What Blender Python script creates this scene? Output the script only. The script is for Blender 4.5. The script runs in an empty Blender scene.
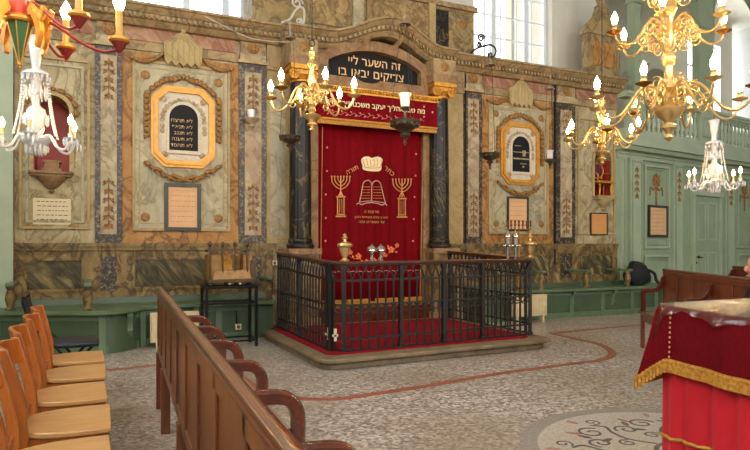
import bpy, bmesh, math, random
from math import pi, sin, cos, sqrt, radians
from mathutils import Vector, Matrix
random.seed(7)
SC = bpy.context.scene
COL = SC.collection
# ------------------------------------------------------------------ camera and sight lines
EYE = 1.25; F = 608.0; HZ = 245.0
CA, CB = 0.421, 0.907
cam_d = bpy.data.cameras.new('camera'); cam = bpy.data.objects.new('camera', cam_d); COL.objects.link(cam)
cam.location = (0, 0, EYE); cam.rotation_euler = (pi/2, 0, -math.asin(CA))
cam_d.sensor_width = 36; cam_d.lens = 36*F/750; cam_d.shift_y = (HZ-225)/750
cam_d.clip_start = .05
SC.camera = cam

def ray(px):
    u = (px-375)/F
    return CA+CB*u, CB-CA*u
def W(px, py, Y=8.6):
    a, b = ray(px); D = Y/b
    return Vector((D*a, Y, EYE+(HZ-py)/F*D))
def wx(px, Y=8.6): return W(px, HZ, Y).x
def wz(px, py, Y=8.6): return W(px, py, Y).z
def DP(px, py, D):
    a, b = ray(px)
    return Vector((D*a, D*b, EYE+(HZ-py)/F*D))
def G(px, py, z=0.0):
    D = (EYE-z)*F/(py-HZ)
    a, b = ray(px)
    return Vector((D*a, D*b, z))
# ------------------------------------------------------------------ mesh builder
def cr(pts, n=6, closed=False):
    P = [Vector(p) for p in pts]
    out = []
    N = len(P)
    rng = range(N) if closed else range(N-1)
    for i in rng:
        if closed:
            p0, p1, p2, p3 = P[(i-1) % N], P[i], P[(i+1) % N], P[(i+2) % N]
        else:
            p1, p2 = P[i], P[i+1]
            p0 = P[i-1] if i > 0 else p1*2-p2
            p3 = P[i+2] if i+2 < N else p2*2-p1
        for k in range(n):
            t = k/n
            out.append(0.5*((2*p1)+(p2-p0)*t+(2*p0-5*p1+4*p2-p3)*t*t+(3*p1-p0-3*p2+p3)*t**3))
    if not closed: out.append(P[-1].copy())
    return out
class MB:
    def __init__(s, M=None):
        s.v = []; s.f = []; s.mi = []; s.mats = []; s.cur = 0; s.M = M; s.T = None
    def use(s, m):
        if m not in s.mats: s.mats.append(m)
        s.cur = s.mats.index(m); return s
    def add(s, vs, fs):
        o = len(s.v)
        for p in vs:
            p = Vector(p)
            if s.T is not None: p = s.T @ p
            if s.M is not None: p = s.M @ p
            s.v.append(p)
        for f in fs:
            s.f.append([i+o for i in f]); s.mi.append(s.cur)
        return s
    def box(s, x0, x1, y0, y1, z0, z1):
        if x0 > x1: x0, x1 = x1, x0
        if y0 > y1: y0, y1 = y1, y0
        if z0 > z1: z0, z1 = z1, z0
        return s.add([(x0,y0,z0),(x1,y0,z0),(x1,y1,z0),(x0,y1,z0),(x0,y0,z1),(x1,y0,z1),(x1,y1,z1),(x0,y1,z1)],
              [(0,3,2,1),(4,5,6,7),(0,1,5,4),(1,2,6,5),(2,3,7,6),(3,0,4,7)])
    def hexa(s, lo, hi):
        return s.add(list(lo)+list(hi), [(0,3,2,1),(4,5,6,7),(0,1,5,4),(1,2,6,5),(2,3,7,6),(3,0,4,7)])
    def prism(s, poly, fa, fb):
        """poly: CCW 2-D outline, fa/fb map (a,b) to the front / back point"""
        n = len(poly)
        vs = [fa(*p) for p in poly]+[fb(*p) for p in poly]
        fs = [tuple(range(n)), tuple(range(2*n-1, n-1, -1))]
        fs += [(i, i+n, (i+1) % n+n, (i+1) % n) for i in range(n)]
        return s.add(vs, fs)
    def ring(s, outer, inner, fa, fb):
        n = len(outer)
        vs = [fa(*p) for p in outer]+[fa(*p) for p in inner]+[fb(*p) for p in outer]+[fb(*p) for p in inner]
        fs = []
        for i in range(n):
            j = (i+1) % n
            fs += [(i, j, j+n, i+n), (i+2*n, i+3*n, j+3*n, j+2*n), (i, i+2*n, j+2*n, j), (i+n, j+n, j+3*n, i+3*n)]
        return s.add(vs, fs)
    def tube(s, pts, r, n=8, cap=True, flat=None):
        P = [Vector(p) for p in pts]; N = len(P)
        R = r if isinstance(r, (list, tuple)) else [r]*N
        t0 = (P[1]-P[0]).normalized()
        up = Vector((0,0,1)) if abs(t0.z) < .9 else Vector((1,0,0))
        a = t0.cross(up).normalized()
        vs = []; prev = t0
        for i in range(N):
            t = (P[min(i+1,N-1)]-P[max(i-1,0)])
            t = t.normalized() if t.length > 1e-9 else prev
            q = prev.rotation_difference(t); a = q @ a; a = (a-t*a.dot(t)).normalized(); b = t.cross(a); prev = t
            for k in range(n):
                w = 2*pi*k/n
                vs.append(P[i]+(a*cos(w)+b*sin(w))*R[i])
        fs = []
        for i in range(N-1):
            for k in range(n):
                k2 = (k+1) % n
                fs.append((i*n+k, i*n+k2, (i+1)*n+k2, (i+1)*n+k))
        if cap:
            fs.append(tuple(range(n-1,-1,-1))); fs.append(tuple((N-1)*n+k for k in range(n)))
        return s.add(vs, fs)
    def lathe(s, prof, c=(0,0,0), n=16, ax=None):
        c = Vector(c); vs = []; fs = []
        N = len(prof)
        for r, z in prof:
            r = max(r, .0004)
            for k in range(n):
                w = 2*pi*k/n
                p = Vector((r*cos(w), r*sin(w), z))
                if ax is not None: p = ax @ p
                vs.append(c+p)
        for i in range(N-1):
            for k in range(n):
                k2 = (k+1) % n
                fs.append((i*n+k, i*n+k2, (i+1)*n+k2, (i+1)*n+k))
        fs.append(tuple(range(n-1,-1,-1))); fs.append(tuple((N-1)*n+k for k in range(n)))
        return s.add(vs, fs)
    def ball(s, c, rx, ry=None, rz=None, n=10, m=6, rot=None):
        ry = rx if ry is None else ry; rz = rx if rz is None else rz
        c = Vector(c); vs = [Vector((0,0,-rz))]; fs = []
        for i in range(1, m):
            th = -pi/2+pi*i/m
            for k in range(n):
                w = 2*pi*k/n
                vs.append(Vector((rx*cos(th)*cos(w), ry*cos(th)*sin(w), rz*sin(th))))
        vs.append(Vector((0,0,rz)))
        for k in range(n):
            k2 = (k+1) % n
            fs.append((0, 1+k2, 1+k))
            for i in range(m-2):
                fs.append((1+i*n+k, 1+i*n+k2, 1+(i+1)*n+k2, 1+(i+1)*n+k))
            fs.append((1+(m-2)*n+k, 1+(m-2)*n+k2, 1+(m-1)*n))
        if rot is not None: vs = [rot @ p for p in vs]
        return s.add([c+p for p in vs], fs)
    def sweep(s, path, prof):
        """prof: (out, h) pairs; out goes towards the room (-Y)"""
        n = len(prof); vs = []; fs = []
        for p in path:
            for o, h in prof: vs.append((p[0], p[1]-o, p[2]+h))
        for i in range(len(path)-1):
            for k in range(n-1):
                fs.append((i*n+k, (i+1)*n+k, (i+1)*n+k+1, i*n+k+1))
        L = (len(path)-1)*n
        fs.append(tuple(range(n))); fs.append(tuple(L+k for k in range(n-1,-1,-1)))
        return s.add(vs, fs)
    def strip(s, pts, w, z0, z1, closed=False):
        """flat band following pts on the ground"""
        P = [Vector((p[0],p[1])) for p in pts]; N = len(P); L = []; R = []
        for i in range(N):
            a = P[(i-1) % N] if closed else P[max(i-1,0)]
            b = P[(i+1) % N] if closed else P[min(i+1,N-1)]
            t = (b-a).normalized(); nn = Vector((-t.y, t.x))
            ww = w[i] if isinstance(w, list) else w
            L.append(P[i]+nn*ww/2); R.append(P[i]-nn*ww/2)
        vs = [(p.x,p.y,z1) for p in L]+[(p.x,p.y,z1) for p in R]+[(p.x,p.y,z0) for p in L]+[(p.x,p.y,z0) for p in R]
        fs = []
        for i in range(N if closed else N-1):
            j = (i+1) % N
            fs += [(i, i+N, j+N, j), (i, j, j+2*N, i+2*N), (i+N, i+3*N, j+3*N, j+N), (i+2*N, j+2*N, j+3*N, i+3*N)]
        return s.add(vs, fs)
    def build(s, name, mat=None, parent=None, local=False, smooth=35, bevel=0, kind=None):
        me = bpy.data.meshes.new(name)
        off = Vector((0,0,0))
        if parent is not None and not local:
            q = parent
            while q is not None: off += Vector(q.location); q = q.parent
        me.from_pydata([tuple(p-off) for p in s.v], [], s.f)
        mats = s.mats if s.mats else [mat]
        for m in mats: me.materials.append(m)
        if s.mats:
            for i, p in enumerate(me.polygons): p.material_index = s.mi[i]
        bm = bmesh.new(); bm.from_mesh(me); bmesh.ops.recalc_face_normals(bm, faces=bm.faces); bm.to_mesh(me); bm.free()
        if smooth:
            for p in me.polygons: p.use_smooth = True
            me.set_sharp_from_angle(angle=radians(smooth))
        o = bpy.data.objects.new(name, me); COL.objects.link(o)
        if parent is not None: o.parent = parent
        if bevel:
            b = o.modifiers.new('bevel', 'BEVEL'); b.width = bevel; b.segments = 2; b.limit_method = 'ANGLE'; b.angle_limit = radians(40)
        if kind: o['kind'] = kind
        return o
def tag(o, label, cat, group=None, kind=None):
    o['label'] = label; o['category'] = cat
    if group: o['group'] = group
    if kind: o['kind'] = kind
    return o
def thing(name, label, cat, loc=(0,0,0), rz=0, group=None):
    o = bpy.data.objects.new(name, None); COL.objects.link(o)
    o.empty_display_size = .1
    o.location = loc; o.rotation_euler = (0,0,rz)
    return tag(o, label, cat, group)
def copy_tree(o, parent=None):
    c = o.copy(); COL.objects.link(c); c.parent = parent
    for ch in list(o.children): copy_tree(ch, c)
    return c
def dup(o, loc, rz, label):
    c = copy_tree(o); c.location = loc; c.rotation_euler = (0,0,rz); c['label'] = label
    return c
def text_into(mb, s, fn, size, align='CENTER', thick=.0, bold=.0, ext=.004):
    c = bpy.data.curves.new('t', 'FONT'); c.body = s; c.size = size; c.align_x = align; c.resolution_u = 2
    c.extrude = ext; c.offset = bold; c.space_character = 1.06
    o = bpy.data.objects.new('t', c); COL.objects.link(o); bpy.context.view_layer.update()
    dg = bpy.context.evaluated_depsgraph_get()
    me = bpy.data.meshes.new_from_object(o.evaluated_get(dg))
    mb.add([fn(v.co.x, v.co.y, v.co.z) for v in me.vertices], [tuple(p.vertices) for p in me.polygons])
    bpy.data.objects.remove(o); bpy.data.curves.remove(c); bpy.data.meshes.remove(me)
def heb(s): return s[::-1]
# ------------------------------------------------------------------ materials
def L(c):
    if isinstance(c, str):
        c = tuple(int(c[i:i+2],16)/255 for i in (0,2,4))
    return tuple((x/12.92 if x <= .04045 else ((x+.055)/1.055)**2.4) for x in c)+(1,)
class NT:
    def __init__(s, name):
        s.m = bpy.data.materials.new(name); s.m.use_nodes = True
        s.n = s.m.node_tree.nodes; s.l = s.m.node_tree.links
        s.b = s.n['Principled BSDF']; s.tc = s.n.new('ShaderNodeTexCoord')
    def node(s, t, **kw):
        x = s.n.new('ShaderNode'+t)
        for k, v in kw.items(): setattr(x, k, v)
        return x
    def map(s, sc=(1,1,1), rot=(0,0,0)):
        mp = s.node('Mapping'); mp.inputs['Scale'].default_value = sc; mp.inputs['Rotation'].default_value = rot
        s.l.new(s.tc.outputs['Object'], mp.inputs['Vector']); return mp.outputs[0]
    def noise(s, vec, scale, detail=5, rough=.55, dist=0):
        x = s.node('TexNoise'); x.inputs['Scale'].default_value = scale; x.inputs['Detail'].default_value = detail
        x.inputs['Roughness'].default_value = rough; x.inputs['Distortion'].default_value = dist
        s.l.new(vec, x.inputs['Vector']); return x.outputs['Fac']
    def ramp(s, fac, stops, interp='LINEAR'):
        x = s.node('ValToRGB'); e = x.color_ramp.elements; x.color_ramp.interpolation = interp
        while len(e) < len(stops): e.new(.5)
        for i, (p, c) in enumerate(stops): e[i].position = p; e[i].color = c
        s.l.new(fac, x.inputs[0]); return x.outputs[0]
    def mix(s, fac, a, b):
        x = s.node('Mix', data_type='RGBA')
        if isinstance(fac, (int,float)): x.inputs[0].default_value = fac
        else: s.l.new(fac, x.inputs[0])
        for i, q in ((6,a),(7,b)):
            if isinstance(q, tuple): x.inputs[i].default_value = q
            else: s.l.new(q, x.inputs[i])
        return x.outputs[2]
    def bump(s, h, st=.2, d=.01):
        x = s.node('Bump'); x.inputs['Strength'].default_value = st; x.inputs['Distance'].default_value = d
        s.l.new(h, x.inputs['Height']); s.l.new(x.outputs[0], s.b.inputs['Normal'])
    def col(s, c):
        if isinstance(c, tuple): s.b.inputs['Base Color'].default_value = c
        else: s.l.new(c, s.b.inputs['Base Color'])
    def fin(s, rough=.5, metal=0, **kw):
        s.b.inputs['Roughness'].default_value = rough; s.b.inputs['Metallic'].default_value = metal
        for k, v in kw.items(): s.b.inputs[k.replace('_',' ')].default_value = v
        return s.m
def sc(c, k): return tuple(min(1, x*k) for x in c[:3])+(1,)
def solid(name, c, rough=.5, metal=0, var=.15, scale=9, bump=0, **kw):
    t = NT(name); c = L(c); v = t.map()
    f = t.noise(v, scale, 4)
    t.col(t.ramp(f, [(.3, sc(c,1-var)), (.7, sc(c,1+var))]))
    if bump: t.bump(f, bump)
    return t.fin(rough, metal, **kw)
def marble(name, c1, c2, vein, scale=1.6, vw=.035, va=.7, rough=.4, c3=None, diag=False, dist=1.2):
    t = NT(name); c1, c2, vein = L(c1), L(c2), L(vein)
    v = t.map((1,1,.8))
    if diag:
        v0 = t.map((1,1,1), (0, radians(-50), 0)); mp = t.node('Mapping'); mp.inputs['Scale'].default_value = (.3,1,1)
        t.l.new(v0, mp.inputs['Vector']); v = mp.outputs[0]
    f1 = t.noise(v, scale*1.3, 8, .62, dist)
    base = t.ramp(f1, [(.30, c1), (.5, sc(tuple((a+b)/2 for a,b in zip(c1,c2)),1)), (.68, c2)])
    if c3 is not None:
        f3 = t.noise(v, scale*.7, 6, .6, dist*1.4)
        base = t.mix(t.ramp(f3, [(.48,(0,0,0,1)), (.66,(1,1,1,1))]), base, L(c3))
    f2 = t.noise(v, scale*1.0, 7, .55, dist*1.2)
    vm = t.ramp(f2, [(.5-vw*1.6,(0,0,0,1)), (.5,(va,va,va,1)), (.5+vw*.7,(0,0,0,1))])
    base = t.mix(vm, base, vein)
    f4 = t.noise(v, scale*14, 5, .7)
    base = t.mix(t.ramp(f4, [(.35,(.22,.22,.22,1)), (.6,(0,0,0,1))]), base, sc(c1,.55))
    t.col(base)
    return t.fin(rough+.08, 0, Specular_IOR_Level=.3)
def speckle(name, c1, c2, scale=30, edge=.5, rough=.4, w=.06):
    t = NT(name); v = t.map()
    f = t.noise(v, scale, 6, .7, .6)
    t.col(t.ramp(f, [(edge-w, L(c1)), (edge+w, L(c2))]))
    return t.fin(rough)
def wood(name, c1, c2, axis='z', scale=9, rough=.35, coat=.2):
    t = NT(name)
    s = {'x':(.12,1,1),'y':(1,.12,1),'z':(1,1,.12)}[axis]
    v = t.map(s); f = t.noise(v, scale, 6, .6, .8); g = t.noise(v, scale*9, 3, .6)
    b = t.ramp(f, [(.3, L(c1)), (.7, L(c2))])
    b = t.mix(t.ramp(g, [(.35,(.35,.35,.35,1)), (.6,(0,0,0,1))]), b, sc(L(c1),.6))
    t.col(b)
    return t.fin(rough, 0, Coat_Weight=coat, Coat_Roughness=.25)
def emit(name, c, st):
    t = NT(name); c = L(c); t.col((.9,.8,.6,1))
    t.b.inputs['Emission Color'].default_value = c; t.b.inputs['Emission Strength'].default_value = st
    return t.fin(.3)
M = {}
M['wall'] = marble('painted_pale_marble', '9a8762', 'cdbd96', '66502f', 1.9, .035, .65, .5, c3='a5936a')
M['panel'] = marble('painted_grey_green_marble', 'a19679', 'c8bc9a', '705c3c', 1.8, .03, .6, .45, c3='a8a184')
M['sienna'] = marble('painted_sienna_marble', '9c662e', 'bd8e52', '573218', 2.6, .05, .75, .45, c3='b58a54')
M['beige'] = marble('painted_beige_stone', 'a58d5c', 'bfa878', '77603a', 2.0, .02, .4, .5)
M['dado'] = marble('painted_brown_marble', '66502f', 'a58a58', '2c2014', 2.4, .06, .75, .45, c3='84693e', dist=1.8)
M['dadop'] = marble('painted_diagonal_marble', '4c432c', 'b29a64', '2c281c', 4.6, .16, .9, .45, c3='5a5236', diag=True)
M['dark'] = speckle('painted_dark_porphyry', '302721', '8e7b58', 24, .56)
M['lightp'] = marble('painted_lilac_marble', 'a29374', 'c6b794', '745844', 2.8, .04, .65, .45, c3='b09070')
M['rose'] = marble('painted_rose_marble', '84503c', 'aa7c5c', 'c4a888', 3.0, .04, .5, .45, c3='a8745a', diag=True)
M['pink'] = marble('painted_pink_brown_marble', '82603f', 'a68660', '5c3c28', 2.6, .04, .5, .5)
M['corn'] = marble('painted_cornice_stone', '8a734e', 'b49c72', '4e3c26', 3.0, .05, .55, .5, c3='b59468')
M['attic'] = marble('painted_attic_marble', '7c6a48', 'b09868', '54402a', 2.0, .06, .7, .5, c3='a98a54', dist=2)
M['attic2'] = marble('painted_ochre_clouded_marble', '8f7444', 'bda06a', '54402a', 2.4, .06, .7, .5, c3='8a6a48', dist=2.4)
M['col'] = marble('black_portor_marble', '141110', '25201b', '8c7448', 2.6, .014, .6, .28)
M['gold'] = solid('old_gilding', 'c98e34', .38, .55, .35, 24, .3)
M['gilt'] = solid('bright_gilt_moulding', 'cf953c', .4, .3, .18, 14)
M['ochre'] = solid('painted_ochre_relief', '946a34', .5, .12, .4, 30, .5)
M['brass'] = solid('polished_brass', 'e4c486', .30, .85, .1, 8)
M['brassd'] = solid('aged_brass', '9c6c34', .35, .85, .2, 8)
M['black'] = solid('black_tablet_slate', '161416', .6, 0, .2, 6, 0, Specular_IOR_Level=.25)
M['letter'] = solid('gold_lettering', 'ecc288', .5, .05, .1)
M['lettertan'] = solid('cream_lettering', 'e6cfae', .5, 0, .1)
M['whitem'] = marble('white_statuary_marble', 'cfc0a6', 'e2d6c0', 'b09a80', 3, .02, .3, .4)
M['green'] = solid('sage_green_paint', '93a184', .45, 0, .10, 3)
M['greenl'] = solid('pale_sage_paint', 'a6b196', .45, 0, .08, 3)
M['greend'] = solid('bench_green_paint', '5a6e50', .38, 0, .18, 4)
M['greenb'] = solid('dark_bench_green_paint', '42533a', .45, 0, .2, 3)
M['stone'] = solid('worn_step_stone', '78664c', .6, 0, .28, 7, .25)
M['iron'] = solid('dark_wrought_iron', '352f2b', .45, .5, .2, 12)
M['ironb'] = solid('brown_varnished_handrail', '4a2e20', .3, 0, .2, 9, 0, Coat_Weight=.4)
def velvet(name, c, k=.35, scale=60):
    t = NT(name); c = L(c); v = t.map((1,1,.5)); f = t.noise(v, scale, 3); g = t.noise(t.map((1,1,.2)), 5, 3)
    b = t.ramp(f, [(.3, sc(c,.8)), (.7, sc(c,1.2))])
    b = t.mix(t.ramp(g, [(.35,(.3,.3,.3,1)), (.65,(0,0,0,1))]), b, sc(c,.7))
    t.col(b); t.bump(f, .1, .003)
    return t.fin(.8, 0, Sheen_Weight=k, Sheen_Roughness=.4, Specular_IOR_Level=.12)
M['velvet'] = velvet('crimson_velvet', '74020e', .01)
M['carpet'] = velvet('red_carpet_pile', '86051a', .02, 120)
M['satin'] = solid('bright_red_satin', 'bc1826', .4, 0, .12, 3, 0, Sheen_Weight=.1, Specular_IOR_Level=.35)
M['cloth'] = velvet('dark_red_table_velvet', '64020c', .02)
M['fringe'] = solid('gold_bullion_fringe', 'b9812e', .6, .1, .4, 70, .5)
M['nichered'] = solid('red_niche_paint', 'a8382a', .5, 0, .12, 4)
M['paper'] = solid('aged_cream_paper', 'dcc9a4', .7, 0, .06, 6)
M['paperp'] = solid('peach_document_paper', 'dcae80', .7, 0, .07, 5)
M['papero'] = solid('orange_document_paper', 'd4924e', .7, 0, .07, 5)
M['ink'] = solid('brown_ink', '6b4f38', .7)
M['inkp'] = solid('faint_ink', 'b98e62', .7)
M['framed'] = solid('dark_green_picture_frame', '33352a', .4)
M['chairw'] = wood('orange_varnished_beech', '8f4314', 'c4702a', 'z', 9, .3, .3)
M['seatw'] = wood('pale_beech_seat', 'c68c4e', 'ddad70', 'x', 7, .32, .3)
M['pew'] = wood('red_brown_pew_oak', '5c2a10', '84451b', 'z', 8, .34, .35)
M['pewd'] = wood('dark_pew_mahogany', '431a0e', '6b2c16', 'y', 8, .25, .5)
M['pewr'] = wood('reddish_pew_oak', '54200e', '803416', 'z', 6, .32, .4)
M['pewseat'] = solid('worn_pew_seat', '8d7a66', .5)
M['bulb'] = emit('glowing_bulb', 'ffc67c', 130)
M['candle'] = solid('ivory_candle_sleeve', 'e3c68e', .5)
M['glassc'] = None
t = NT('cut_crystal'); t.col((.97,.97,.98,1)); M['glassc'] = t.fin(.06, 0, Transmission_Weight=.35, IOR=1.5, Specular_IOR_Level=.9)
t = NT('opal_glass'); t.col(L('efe2cc')); t.b.inputs['Emission Color'].default_value = L('ffe6c0'); M['opal'] = t.fin(.2, 0, Transmission_Weight=.25, Emission_Strength=.7)
M['silver'] = solid('tarnished_silver', '6f675a', .35, .85, .25, 14)
M['silverb'] = solid('bright_silver', 'b9b2a8', .25, .9, .12, 14)
M['redp'] = solid('dark_red_gloss_paint', '8a2a22', .3, 0, .12, 8)
M['redv'] = solid('vivid_red_gloss_paint', 'c0463c', .28, 0, .1, 8)
M['greenv'] = solid('bottle_green_gloss_paint', '3c6b40', .3, 0, .1, 8)
M['goldp'] = solid('gold_leaf_paint', 'd8953c', .38, .35, .2, 20)
M['radiator'] = solid('cream_radiator_enamel', 'c9b58c', .4)
M['plaster'] = solid('white_lime_plaster', 'cfcabc', .8, 0, .06, 2)
M['plasterg'] = solid('grey_lime_plaster', 'b9b8b4', .8, 0, .06, 1.5)
M['white'] = solid('white_window_paint', 'dfe4ea', .5, 0, .04)
M['blackf'] = solid('black_fabric', '16151a', .8, 0, .25, 30, .3)
M['navy'] = solid('dark_navy_vinyl', '20222c', .45)
M['blackm'] = solid('black_metal_tube', '141414', .35, .6)
M['brown'] = solid('dark_brown_stained_wood', '4f3a20', .4, 0, .3, 12)
M['brasswood'] = solid('gilded_brown_wood', '8a6430', .4, .2, .3, 16)
M['skin'] = solid('skin', 'c08a6c', .5, 0, .06)
M['hair'] = solid('dark_brown_hair', '2a1c14', .6)
M['jacket'] = solid('black_quilted_jacket', '1a1a20', .55, 0, .25, 12, .2)
M['trouser'] = solid('dark_grey_trousers', '26262a', .8)
M['emb'] = solid('gold_thread_embroidery', 'd89a5c', .5, .2, .2, 40)
M['embw'] = solid('cream_thread_embroidery', 'efdcae', .5, 0, .15, 40)
M['embo'] = solid('orange_thread_embroidery', 'e0703a', .5, 0, .2, 40)
M['embp'] = solid('pink_thread_embroidery', 'd9807a', .5, 0, .1, 40)
M['embs'] = solid('silver_pink_thread', 'd8a89c', .5, 0, .1, 40)
M['socket'] = solid('ivory_socket_plastic', 'd9c7a2', .5)
M['cable'] = solid('pale_cable_sheath', 'bdb6a8', .5)
t = NT('window_glass')
tr = t.node('BsdfTransparent'); gl = t.node('BsdfGlossy'); gl.inputs['Roughness'].default_value = .02
mx = t.node('MixShader'); mx.inputs[0].default_value = .05
t.l.new(tr.outputs[0], mx.inputs[1]); t.l.new(gl.outputs[0], mx.inputs[2]); t.l.new(mx.outputs[0], t.n['Material Output'].inputs[0])
M['glass'] = t.m
t = NT('clear_plastic_sheet')
tr = t.node('BsdfTransparent'); gl = t.node('BsdfGlossy'); gl.inputs['Roughness'].default_value = .12
f = t.noise(t.map(), 6, 4, .6, 1.0)
bp = t.node('Bump'); bp.inputs['Strength'].default_value = .45; bp.inputs['Distance'].default_value = .03
t.l.new(f, bp.inputs['Height']); t.l.new(bp.outputs[0], gl.inputs['Normal'])
fr = t.node('Fresnel'); fr.inputs['IOR'].default_value = 1.6
mth = t.node('Math', operation='ADD'); mth.inputs[1].default_value = .04; t.l.new(fr.outputs[0], mth.inputs[0])
mx = t.node('MixShader'); t.l.new(mth.outputs[0], mx.inputs[0])
t.l.new(tr.outputs[0], mx.inputs[1]); t.l.new(gl.outputs[0], mx.inputs[2]); t.l.new(mx.outputs[0], t.n['Material Output'].inputs[0])
M['plastic'] = t.m
# terrazzo
t = NT('grey_terrazzo'); v = t.map()
vo = t.node('TexVoronoi'); vo.inputs['Scale'].default_value = 42; t.l.new(v, vo.inputs['Vector'])
sep = t.node('SeparateColor'); t.l.new(vo.outputs['Color'], sep.inputs[0])
c = t.ramp(sep.outputs[0], [(0,L('6a625a')),(.25,L('8e857c')),(.5,L('a79d93')),(.75,L('bdb2a6')),(1,L('d5cbbf'))])
f = t.noise(v, 1.1, 5)
c = t.mix(t.ramp(f, [(.38,(.5,.5,.5,1)),(.62,(0,0,0,1))]), c, L('8e7a60'))
t.col(c); M['terrazzo'] = t.fin(.38)
M['inlay'] = speckle('red_marble_inlay', '8e4c3a', 'a8644c', 40, .5, .35)
M['medal'] = speckle('pale_mosaic', 'a9a299', 'c4bcb0', 60, .5, .4)
M['medalg'] = speckle('grey_mosaic_band', '85807a', '9c958c', 60, .5, .4)
M['medald'] = solid('charcoal_mosaic', '565450', .4)
M['medalr'] = solid('rose_mosaic', 'a87868', .4)
# ================================================================== ROOM SHELL
NTRIM = [0]
def struct(mb, name, mat=None, parent=None, **kw):
    o = mb.build(name, mat, parent, **kw)
    if parent is None: o['kind'] = 'structure'
    return o
def trim(mb, mat=None, **kw):
    NTRIM[0] += 1
    return struct(mb, 'trim_%d' % NTRIM[0], mat, **kw)
def holed(mb, x0, x1, z0, z1, y0, y1, holes):
    """wall slab with rectangular holes (x0,x1,z0,z1), built from a grid of blocks"""
    xs = sorted(set([x0, x1]+[h[0] for h in holes]+[h[1] for h in holes]))
    zs = sorted(set([z0, z1]+[h[2] for h in holes]+[h[3] for h in holes]))
    for i in range(len(xs)-1):
        run = None
        for j in range(len(zs)-1):
            cx = (xs[i]+xs[i+1])/2; cz = (zs[j]+zs[j+1])/2
            inside = any(h[0] < cx < h[1] and h[2] < cz < h[3] for h in holes)
            if not inside:
                if run is None: run = zs[j]
            if (inside or j == len(zs)-2) and run is not None:
                mb.box(xs[i], xs[i+1], y0, y1, run, zs[j] if inside else zs[j+1]); run = None
RX0, RX1, RY0, RZ = -2.6, 18.5, -4.5, 8.0
struct(MB().box(RX0-.3, RX1+.3, RY0-.3, 13.3, -.2, 0), 'floor', M['terrazzo'])
struct(MB().box(RX0-.3, RX1+.3, RY0-.3, 13.3, RZ, RZ+.2), 'ceiling', M['plaster'])
m = MB(); holed(m, RY0, 13, 0, RZ, -.3, 0, [(-3.2,-1.2,3.2,6.8),(.6,2.6,3.2,6.8),(4.2,6.0,3.2,6.8)])
for i in range(len(m.v)): p = m.v[i]; m.v[i] = Vector((RX0+p.y, p.x, p.z))
struct(m, 'wall_left', M['green'])
struct(MB().box(RX1, RX1+.3, RY0, 13, 0, RZ), 'wall_right', M['plasterg'])
m = MB(); holed(m, RX0-.3, RX1+.3, 0, RZ, RY0-.3, RY0, [(-.8,1.6,3.0,6.8),(4.0,6.6,3.0,6.8),(9.0,11.6,3.0,6.8)])
struct(m, 'wall_rear', M['green'])
# painted wall of the ark
Y0 = 8.6
XL, XR = -.87, wx(616)
NL = (wx(33.5), wx(69.5), wz(50,172), 3.12)
nrx = (wx(591.5)+wx(612.5))/2; NR = (nrx-.21, nrx+.21, 2.17, 3.06)
m = MB(); holed(m, XL, XR, 0, 4.2, Y0, Y0+.45, [NL, NR])
for n_ in (NL, NR):           # round heads
    w = (n_[1]-n_[0])/2; cx = (n_[0]+n_[1])/2; zc = n_[3]-w
    for sg in (-1, 1):
        poly = [(cx+sg*w, n_[3]), (cx, n_[3])]+[(cx+sg*w*sin(a), zc+w*cos(a)) for a in [pi/2*k/8 for k in range(1, 9)]]
        if sg < 0: poly = poly
        m.prism(poly, lambda a, b: (a, Y0, b), lambda a, b: (a, Y0+.45, b))
wall = struct(m, 'wall_back', M['wall'])
m = MB()
for n_ in (NL, NR):
    m.box(n_[0], n_[1], Y0+.40, Y0+.448, n_[2], n_[3])
    m.box(n_[0], n_[0]+.012, Y0+.02, Y0+.44, n_[2], n_[3]-.2); m.box(n_[1]-.012, n_[1], Y0+.02, Y0+.44, n_[2], n_[3]-.2)
trim(m, M['nichered'], smooth=0)
# upper wall and windows
W1 = (wx(128, 9.2), wx(248, 9.2), 4.3, 7.2); W2 = (wx(474, 9.2), wx(552, 9.2), 4.3, 7.2)
m = MB(); holed(m, RX0, 9.4, 4.2, RZ, 9.2, 9.6, [W1, W2]); struct(m, 'wall_upper', M['plaster'])
def window(n, w, cols, rows, thick_at):
    m = MB(); y0, y1 = 9.36, 9.42
    x0, x1, z0, z1 = w
    for a, b in ((x0, x0+.07), (x1-.07, x1)): m.box(a, b, y0, y1, z0, z1)
    for a, b in ((z0, z0+.07), (z1-.07, z1)): m.box(x0, x1, y0, y1, a, b)
    for t_ in thick_at: m.box(x0+(x1-x0)*t_-.05, x0+(x1-x0)*t_+.05, y0-.02, y1, z0, z1)
    fr = struct(m, 'window_%d' % n, M['white'])
    m = MB()
    for c in range(1, cols): m.box(x0+(x1-x0)*c/cols-.011, x0+(x1-x0)*c/cols+.011, y0+.015, y1-.01, z0, z1)
    for r in range(1, rows): m.box(x0, x1, y0+.016, y1-.011, z0+(z1-z0)*r/rows-.011, z0+(z1-z0)*r/rows+.011)
    m.build('glazing_bars', M['white'], fr)
    MB().box(x0+.02, x1-.02, y0+.028, y0+.034, z0+.02, z1-.02).build('pane', M['glass'], fr)
window(1, W1, 6, 7, (.48, .82)); window(2, W2, 5, 7, (.30, .72))
nw = 3
for (x0, x1) in ((-.8,1.6),(4.0,6.6),(9.0,11.6)):
    m = MB()
    for k in range(5): m.box(x0+(x1-x0)*k/4-.03, x0+(x1-x0)*k/4+.03, RY0-.2, RY0-.14, 3, 6.8)
    for k in range(6): m.box(x0, x1, RY0-.2, RY0-.14, 3+3.8*k/5-.03, 3+3.8*k/5+.03)
    fr = struct(m, 'window_%d' % nw, M['white']); nw += 1
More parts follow.
